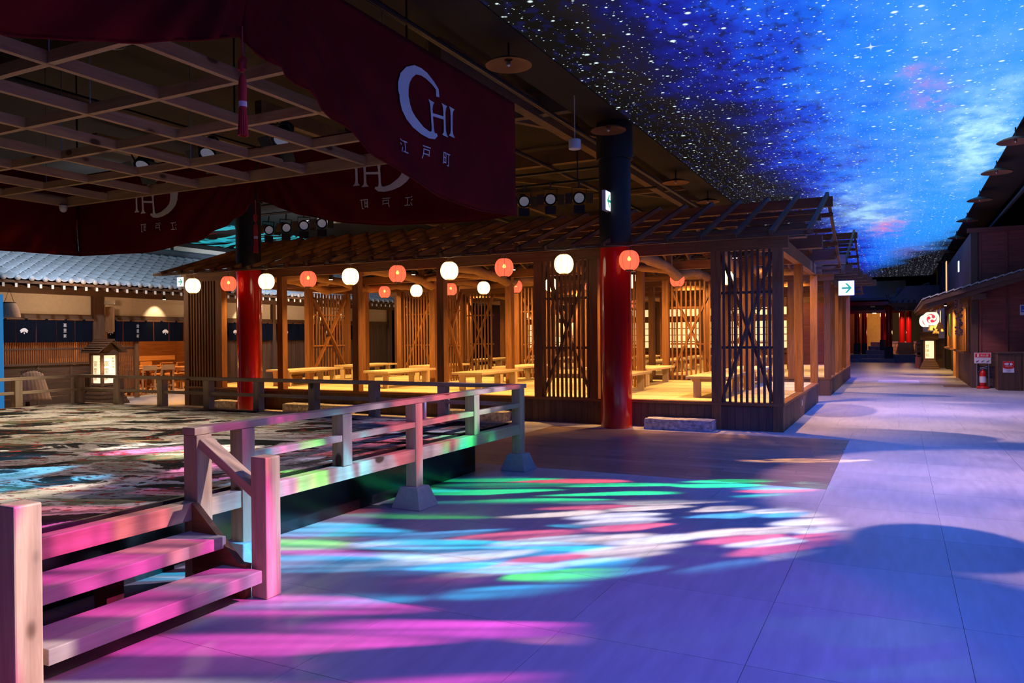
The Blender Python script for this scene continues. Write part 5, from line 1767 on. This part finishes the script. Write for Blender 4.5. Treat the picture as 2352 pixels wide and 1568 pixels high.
nt = box('notice_plate', 1.86, 2.25, 24.405, 24.42, 0.68, 0.97, 'poster_white', ex_)
box('notice_red', 1.875, 2.235, 24.400, 24.404, 0.845, 0.955, 'poster_red', nt)
mb = MB(); text_mb(mb, '消火器', 2.09, 0.898, 0.20, 0.06, lambda u, v: (u, 24.397, v))
mb.add([(1.925, 24.397, 0.86), (1.965, 24.397, 0.86), (1.965, 24.397, 0.92), (1.955, 24.397, 0.945), (1.935, 24.397, 0.945), (1.925, 24.397, 0.92)], [(0, 1, 2, 3, 4, 5)])
flat('lettering', mb, 'poster_white', nt)
for k in range(3):
    f = box('pictogram', 1.880 + 0.122 * k, 1.99 + 0.122 * k, 24.400, 24.404, 0.70, 0.83, 'lilac_plaster', nt)
    bar('pictogram_mark', (1.90 + 0.122 * k, 24.397, 0.72), (1.96 + 0.122 * k, 24.397, 0.76), 0.004, 0.018, 'ink', nt)

# waste bin cabinets with posters
for (x0, x1, pm, lb, w2) in ((2.33, 2.86, 'poster_red', 'dark brown waste bin cabinet with a red poster', 0), (2.87, 3.45, 'poster_blue', 'dark brown waste bin cabinet with a blue poster', 1)):
    th = thing('waste_bin', lb, 'waste bin', ((x0 + x1) / 2, 23.9, 0))
    box('bin_body', x0, x1, 23.65, 24.3, 0.003, 0.96, 'dark_wood', th, 0.004)
    box('bin_top', x0 - 0.01, x1 + 0.0, 23.63, 24.32, 0.962, 1.0, 'skirt_wood', th, 0.004)
    xc = x0 + 0.235 if not w2 else x0 + 0.30
    ps = box('poster', xc - 0.125, xc + 0.125, 23.642, 23.648, 0.47, 0.77, 'poster_white', th)
    arc = [(xc - 0.125, 0.768), (xc - 0.125, 0.61)] + [(xc + 0.125 * math.sin(a), 0.61 - 0.045 * math.cos(a)) for a in [math.radians(-75 + 15 * i) for i in range(11)]] + [(xc + 0.125, 0.61), (xc + 0.125, 0.768)]
    MB().prism(arc[::-1], lambda u, v, t: (u, t, v), 23.638, 23.641).build('poster_field', pm, ps)
    mb = MB()
    for (dx, dz, rx, rz_) in ((-0.03, 0.695, 0.065, 0.028), (0.045, 0.69, 0.045, 0.032)):
        mb.add([(xc + dx + rx * math.cos(2 * PI * i / 16), 23.635, dz + rz_ * math.sin(2 * PI * i / 16)) for i in range(16)], [tuple(range(16))])
    if not w2:
        text_mb(mb, '可燃ごみ', xc, 0.637, 0.15, 0.03, lambda u, v: (u, 23.635, v))
    flat('poster_print', mb, 'poster_white', ps)
    for k in range(3):
        box('poster_line', xc - 0.07 + 0.02 * k, xc + 0.07 - 0.02 * k, 23.639, 23.641, 0.535 - 0.02 * k, 0.539 - 0.02 * k, 'grey_ink', ps)
th = thing('wall_notice', 'blue and white notice fixed on the reddish board wall', 'notice', (3.05, 24.56, 1.98))
box('notice_plate', 2.93, 3.22, 24.555, 24.568, 1.98, 2.26, 'poster_white', th); box('notice_field', 2.955, 3.20, 24.548, 24.554, 2.06, 2.235, 'sign_blue', th); box('notice_bar', 2.975, 3.06, 24.543, 24.547, 2.10, 2.122, 'poster_white', th)
o = box('floor_plate', -0.58, 0.58, 26.2, 27.8, 0.0, 0.006, 'poster_white'); tag(o, 'white notice sheet lying flat on the walkway floor', 'floor notice')
o = box('access_hatch', 1.15, 1.80, 24.7, 25.6, 0.0, 0.004, 'floor_wood'); tag(o, 'small brown mat on the floor by the shop corner', 'mat')

# ================================================================== TEMPLE AT THE END OF THE WALKWAY
tp = thing('temple_front', 'temple front with red columns on black plinths at the walkway end', 'temple', (-1, 47, 0))
def course(x0, x1, y0, y1, z0, z1, n):
    w_ = (x1 - x0) / n
    for k in range(n):
        box('stone_block', x0 + k * w_ + 0.004, x0 + (k + 1) * w_ - 0.004, y0, y1, z0, z1, 'temple_stone', tp)
course(-6.0, -0.15, 45.3, 46.0, 0, 0.19, 10); course(-2.3, 0.9, 46.0, 46.5, 0, 0.40, 6); course(-6.0, -2.3, 46.0, 46.5, 0, 0.2, 4)
course(-1.6, -0.6, 46.5, 47.0, 0.0, 0.62, 3)
course(-1.5, -0.5, 47.0, 47.6, 0.0, 0.84, 3); course(-1.4, -0.3, 47.6, 48.4, 0.0, 1.06, 3)
box('terrace', -6.0, 0.9, 46.5, 54, 0, 0.38, 'temple_stone', tp)
for k in range(7):
    for j in range(3):
        box('brick', -0.55 + 0.20 * k, -0.37 + 0.20 * k, 47.4, 47.5, 0.40 + 0.19 * j, 0.58 + 0.19 * j, 'yellow_brick', tp)
box('brick_coping', -0.56, 0.9, 47.38, 47.52, 0.98, 1.1, 'temple_stone', tp)
for (x, y, z0, h, r, w_) in ((-2.05, 46.9, 0.40, 0.60, 0.14, 0.24), (-1.68, 46.9, 0.40, 0.60, 0.14, 0.20), (-0.72, 47.0, 0.62, 0.58, 0.15, 0.26), (-0.45, 46.0, 0.0, 0.82, 0.16, 0.30),
                             (0.18, 46.9, 0.40, 0.64, 0.13, 0.26), (0.52, 46.9, 0.40, 0.64, 0.13, 0.24)):
    box('plinth', x - w_ * 0.7, x + w_ * 0.7, y - w_ * 0.7, y + w_ * 0.7, z0, z0 + h, 'black_paint', tp)
    MB().lathe([(r, z0 + h), (r, 3.0)], 20, (x, y, 0)).build('column', 'lacquer_red', tp, True)
box('lintel', -7, 0.35, 46.3, 46.55, 2.65, 2.82, 'lacquer_red', tp); box('lintel', -7, 0.2, 46.2, 46.5, 3.08, 3.30, 'lacquer_red', tp)
box('lintel_panel', -7, 0.1, 46.4, 46.5, 2.82, 3.08, 'red_wood', tp)
box('plaque', -1.35, -1.12, 46.37, 46.40, 2.98, 3.05, 'brass', tp)
mb = MB(); mb.prism([(45.2, 3.32), (49.5, 4.5), (49.5, 4.6), (45.2, 3.46)], lambda u, v, t: (t, u, v), -7.5, 0.4); mb.build('temple_roof', 'tile_dark', tp)
box('temple_wall', -1.7, -0.72, 50.0, 50.1, 0.38, 3.1, 'ochre_wall', tp); box('temple_wall', -7, -1.9, 49.0, 49.1, 0.38, 3.1, 'red_wood', tp); box('temple_wall', -0.3, 3.0, 51.0, 51.1, 0.38, 3.6, 'black_paint', tp)
point('temple_lamp', (-1.2, 48.2, 2.6), 60, (1, 0.5, 0.15), 0.1)
point('temple_lamp', (0.3, 48.0, 1.6), 45, (1, 0.55, 0.2), 0.1)
spot('temple_column_beam', (0.3, 45.2, 2.5), (0.35, 47.0, 1.4), 160, (1, 0.4, 0.3), 60, 0.5, 0.05)
# tiled gate roof corner jutting into the walkway
gt = thing('gate_roof', 'dark tiled gate roof corner with upturned ridge ends before the temple', 'roof', (1.0, 43, 2.6))
mb = MB(); mb.prism([(-0.42, 3.05), (2.6, 3.05), (2.6, 3.9), (0.4, 3.9)], lambda u, v, t: (u, 43 + t, v), 0, 2.6); mb.build('roof_core', 'tile_dark', gt)
for k in range(11):
    x = -0.35 + 0.26 * k
    MB().tube([(x, 42.9, 3.10), (x + 0.3, 43.6, 3.5), (x + 0.45, 44.4, 3.95)], 0.05, 8).build('roof_roll', 'tile_dark', gt, True)
MB().tube([(-0.50, 42.9, 3.52), (-0.40, 42.95, 3.22), (-0.1, 43.0, 3.12)], [0.08, 0.05, 0.05], 8).build('eave_tip', 'tile_dark', gt, True)
MB().tube([(-0.02, 43.1, 3.55), (0.05, 43.1, 3.72), (0.25, 43.2, 3.68), (0.55, 43.4, 3.75), (0.75, 43.5, 3.72), (1.4, 43.8, 3.98)], [0.10, 0.14, 0.10, 0.12, 0.09, 0.12], 8).build('ridge_ornament', 'tile_dark', gt, True)
box('eave_beam', -0.30, 2.6, 43.0, 43.2, 2.85, 3.05, 'cedar', gt)
for k in range(5):
    box('eave_bracket', -0.15 + 0.45 * k, 0.0 + 0.45 * k, 42.85, 43.0, 2.72, 2.9, 'cedar', gt)
box('lower_beam', -0.2, 2.6, 43.1, 43.3, 2.66, 2.85, 'cedar', gt)
box('gate_post', 2.2, 2.4, 43.0, 43.3, 0, 2.66, 'dark_wood', gt)

# ================================================================== EXIT SIGNS
def arrow(mb, fn, s, d=1):
    def quad(a, b_, c, e):
        mb.add([fn(*a), fn(*b_), fn(*c), fn(*e)], [(0, 1, 2, 3)])
    w_ = 0.07 * s
    quad((-d * 0.30 * s, -w_), (d * 0.26 * s, -w_), (d * 0.26 * s, w_), (-d * 0.30 * s, w_))
    for v in (1, -1):
        quad((d * 0.36 * s, 0.0), (d * 0.06 * s, v * 0.34 * s), (-d * 0.08 * s, v * 0.34 * s), (d * 0.20 * s, 0.0))


def exit_sign(label, c, axis, s, d, side=1):
    th = thing('exit_sign', label, 'exit sign', (c[0], c[1], c[2] - s / 2), 'green arrow exit signs')
    x, y, z = c; h = s / 2
    mb = MB()
    if axis == 'y':
        box('case', x - h - 0.012, x + h + 0.012, y - 0.03, y + 0.03, z - h - 0.012, z + h + 0.012, 'white_plastic', th)
        box('lit_face', x - h, x + h, y - 0.036, y - 0.031, z - h, z + h, 'exit_white', th)
        arrow(mb, lambda u, v: (x + u, y - 0.039, z + v), s, d)
    else:
        box('case', x - 0.03, x + 0.03, y - h - 0.012, y + h + 0.012, z - h - 0.012, z + h + 0.012, 'white_plastic', th)
        box('lit_face', x + 0.031, x + 0.036, y - h, y + h, z - h, z + h, 'exit_white', th)
        arrow(mb, lambda u, v: (x + 0.039, y + u, z + v), s, d)
    flat('arrow', mb, 'exit_green', th)
    return th


e1 = exit_sign('lit green arrow exit sign hung at the slatted pavilion end', (-14.25, 11.9, 2.80), 'y', 0.20, 1)
MB().tube([(-14.25, 11.9, 2.91), (-14.25, 11.9, 3.05)], 0.01, 6).build('stem', 'white_plastic', e1)
e2 = exit_sign('lit green arrow exit sign hanging over the walkway by the pavilions', (-1.12, 20.3, 2.63), 'y', 0.34, 1)
MB().tube([(-1.12, 20.3, 2.81), (-1.12, 20.45, 2.86), (-1.4, 20.45, 2.86)], 0.01, 6).build('stem', 'dark_steel', e2)
e3 = exit_sign('lit green arrow exit sign fixed to the black pillar top', (-4.20, 11.78, 3.69), 'x', 0.30, -1)
box('bracket', -4.23, -4.17, 11.80, 11.86, 3.62, 3.76, 'white_plastic', e3)

# ================================================================== DISC SHADES UNDER THE CEILING
dp = thing('disc_shade', '-', 'lamp')
MB().lathe([(0.02, 0.10), (0.06, 0.09), (0.20, 0.05), (0.275, 0.012), (0.28, 0.0), (0.272, 0.0), (0.19, 0.035), (0.05, 0.07)], 32, (0, 0, 0), False).build('shade', 'rust_shade', dp, True)
MB().lathe([(0.006, -0.015), (0.024, 0.0), (0.028, 0.02), (0.016, 0.06)], 12).build('bulb', 'steel', dp, True)
MB().tube([(0, 0, 0.09), (0, 0, 0.7)], 0.012, 6).build('stem', 'dark_steel', dp)
fd = True
for i, (x, y) in enumerate(((-4.14, 8.17), (-4.07, 11.5), (-4.2, 16.1), (-4.12, 18.8), (-4.15, 22.5), (-4.15, 27))):
    o = dp if fd else copy_tree(dp); fd = False
    o.location = (x, y, 4.75); tag(o, 'unlit rusty disc lamp by the starfield screen, ' + ['next to the lettered banner', 'over the exit sign pillar', 'first past the exit sign pillar', 'second past the exit sign pillar', 'third past the exit sign pillar', 'fourth past the exit sign pillar'][i], 'lamp', 'disc lamps on the pavilion side')
for i, (x, y) in enumerate(((1.80, 15.5), (1.80, 18.3), (1.80, 21.9), (1.80, 25.7), (1.80, 30.2), (1.80, 35.2), (1.80, 40.0))):
    o = copy_tree(dp); o.location = (x, y, 4.75); tag(o, 'unlit disc lamp on the boarded shop side, ' + ORD[6 - i] + ' from the temple end', 'lamp', 'disc lamps on the boarded shop side')


# ================================================================== STAGE LAMPS
pp = thing('par_lamp', '-', 'lamp')
# local: lens faces -y
def lathe_y(prof, n=20):
    mb = MB(); mb.lathe(prof, n, cap=False); mb.v = [(v[0], -v[2], v[1]) for v in mb.v]
    return mb
lathe_y([(0.001, -0.22), (0.05, -0.22), (0.085, -0.18), (0.10, -0.05), (0.105, 0.06), (0.118, 0.075), (0.118, 0.10)]).build('can', 'lamp_black', pp, True)
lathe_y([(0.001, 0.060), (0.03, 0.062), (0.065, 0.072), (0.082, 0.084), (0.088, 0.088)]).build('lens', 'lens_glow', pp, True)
MB().tube([(-0.13, 0, -0.01), (-0.13, 0, 0.17), (0.13, 0, 0.17), (0.13, 0, -0.01)], 0.012, 6).build('yoke', 'lamp_black', pp)
MB().tube([(0, 0, 0.17), (0, 0, 0.30)], 0.014, 6).build('clamp', 'lamp_black', pp)
for s in (-1, 1):
    bar('barn_door', (s * 0.125, -0.10, 0.0), (s * 0.25, -0.15, 0.0), 0.005, 0.19, 'lamp_black', pp)
bar('barn_door', (0.0, -0.10, -0.125), (0.0, -0.15, -0.27), 0.2, 0.005, 'lamp_black', pp)
fp = True
for i, (x, y, z, rz) in enumerate([(-6.29, 13.0, 4.075, 0.5), (-5.745, 13.0, 4.067, 0.45), (-5.174, 13.0, 4.04, 0.4)]):
    o = pp if fp else copy_tree(pp); fp = False
    o.location = (x, y, z); o.rotation_euler = (0.3, 0, rz); tag(o, 'black par lamp, ' + ORD[2 - i] + ' from the exit sign pillar', 'lamp', 'par lamps by the exit sign pillar')
for i, (x, rz) in enumerate([(-12.75, 1.15), (-12.23, 1.1), (-11.68, 0.7), (-11.17, 0.65)]):
    o = copy_tree(pp); o.location = (x, 13.0, 4.0 + 0.01 * i); o.rotation_euler = (0.3, 0, rz)
    tag(o, 'black par lamp, ' + ORD[i] + ' from the tassel between the mirrored banners', 'lamp', 'par lamps by the stage-side pillar')
th = thing('lamp_bar', 'black lamp bar above the pavilion carrying par lamps', 'lamp bar', (-9, 13, 4.34))
MB().tube([(-14, 13.0, 4.34), (-4.75, 13.0, 4.34)], 0.025, 8).build('tube', 'lamp_black', th, True)
for x in (-13, -10, -7, -5.2):
    MB().tube([(x, 13.0, 4.34), (x, 13.0, 5.4)], 0.012, 6).build('drop_rod', 'lamp_black', th)
for i, (x, y, rz, lb) in enumerate(((-5.2, 6.95, 0.3, 'a'), (-6.6, 7.0, 0.3, 'b'), (-7.9, 7.05, 0.4, 'c'), (-9.2, 7.1, 0.4, 'd'))):
    o = copy_tree(pp); o.location = (x, y, 3.95); o.rotation_euler = (0.9, 0, rz)
    tag(o, 'black par lamp aimed down through the pine grid, ' + ORD[i] + ' from the lettered banner', 'lamp', 'par lamps over the pine grid')
th = thing('lamp_bar', 'black lamp bar just above the pine grid of the stage', 'lamp bar', (-7.5, 7.0, 4.2))
MB().tube([(-11, 7.0, 4.22), (-4.5, 7.0, 4.22)], 0.025, 8).build('tube', 'lamp_black', th, True)
for x in (-10.5, -7.4, -4.8):
    MB().tube([(x, 7.0, 4.22), (x, 7.0, 5.4)], 0.012, 6).build('drop_rod', 'lamp_black', th)
for i, (x, y) in enumerate(((-7.1, 5.1), (-8.2, 4.1), (-9.0, 3.2), (-9.6, 4.6), (-10.6, 5.4))):
    o = thing('round_vent', 'round grey ceiling diffuser above the pine grid, ' + ORD[i] + ' from the lettered banner', 'vent', (x, y, 4.5), 'round diffusers above the pine grid')
    MB().lathe([(0.16, 0.0), (0.17, 0.03), (0.10, 0.06), (0.10, 0.9)], 18, (x, y, 4.5)).build('duct', 'dark_steel', o, True)
    for k in range(3):
        MB().tube([(x + (0.05 + 0.04 * k) * math.cos(2 * PI * i / 18), y + (0.05 + 0.04 * k) * math.sin(2 * PI * i / 18), 4.497) for i in range(18)], 0.006, 4, True).build('ring', 'steel', o)
th = thing('ceiling_speaker', 'white drum-shaped speaker hanging under the tan ceiling joist', 'speaker', (-4.2, 10.4, 4.24))
MB().lathe([(0.085, 0), (0.09, 0.01), (0.09, 0.13), (0.08, 0.14)], 24, (-4.2, 10.4, 4.24)).build('drum', 'white_plastic', th, True)
MB().tube([(-4.2, 10.4, 4.38), (-4.2, 10.4, 5.02)], 0.006, 6).build('cable', 'white_plastic', th)
th = thing('dome_camera', 'small white dome camera at the edge of the pine grid', 'camera', (-11.45, 7.4, 3.48))
MB().lathe([(0.055, 0.10), (0.055, 0.05), (0.05, 0.045), (0.045, 0.02), (0.02, 0.0)], 18, (-11.45, 7.4, 3.485)).build('dome', 'white_plastic', th, True)
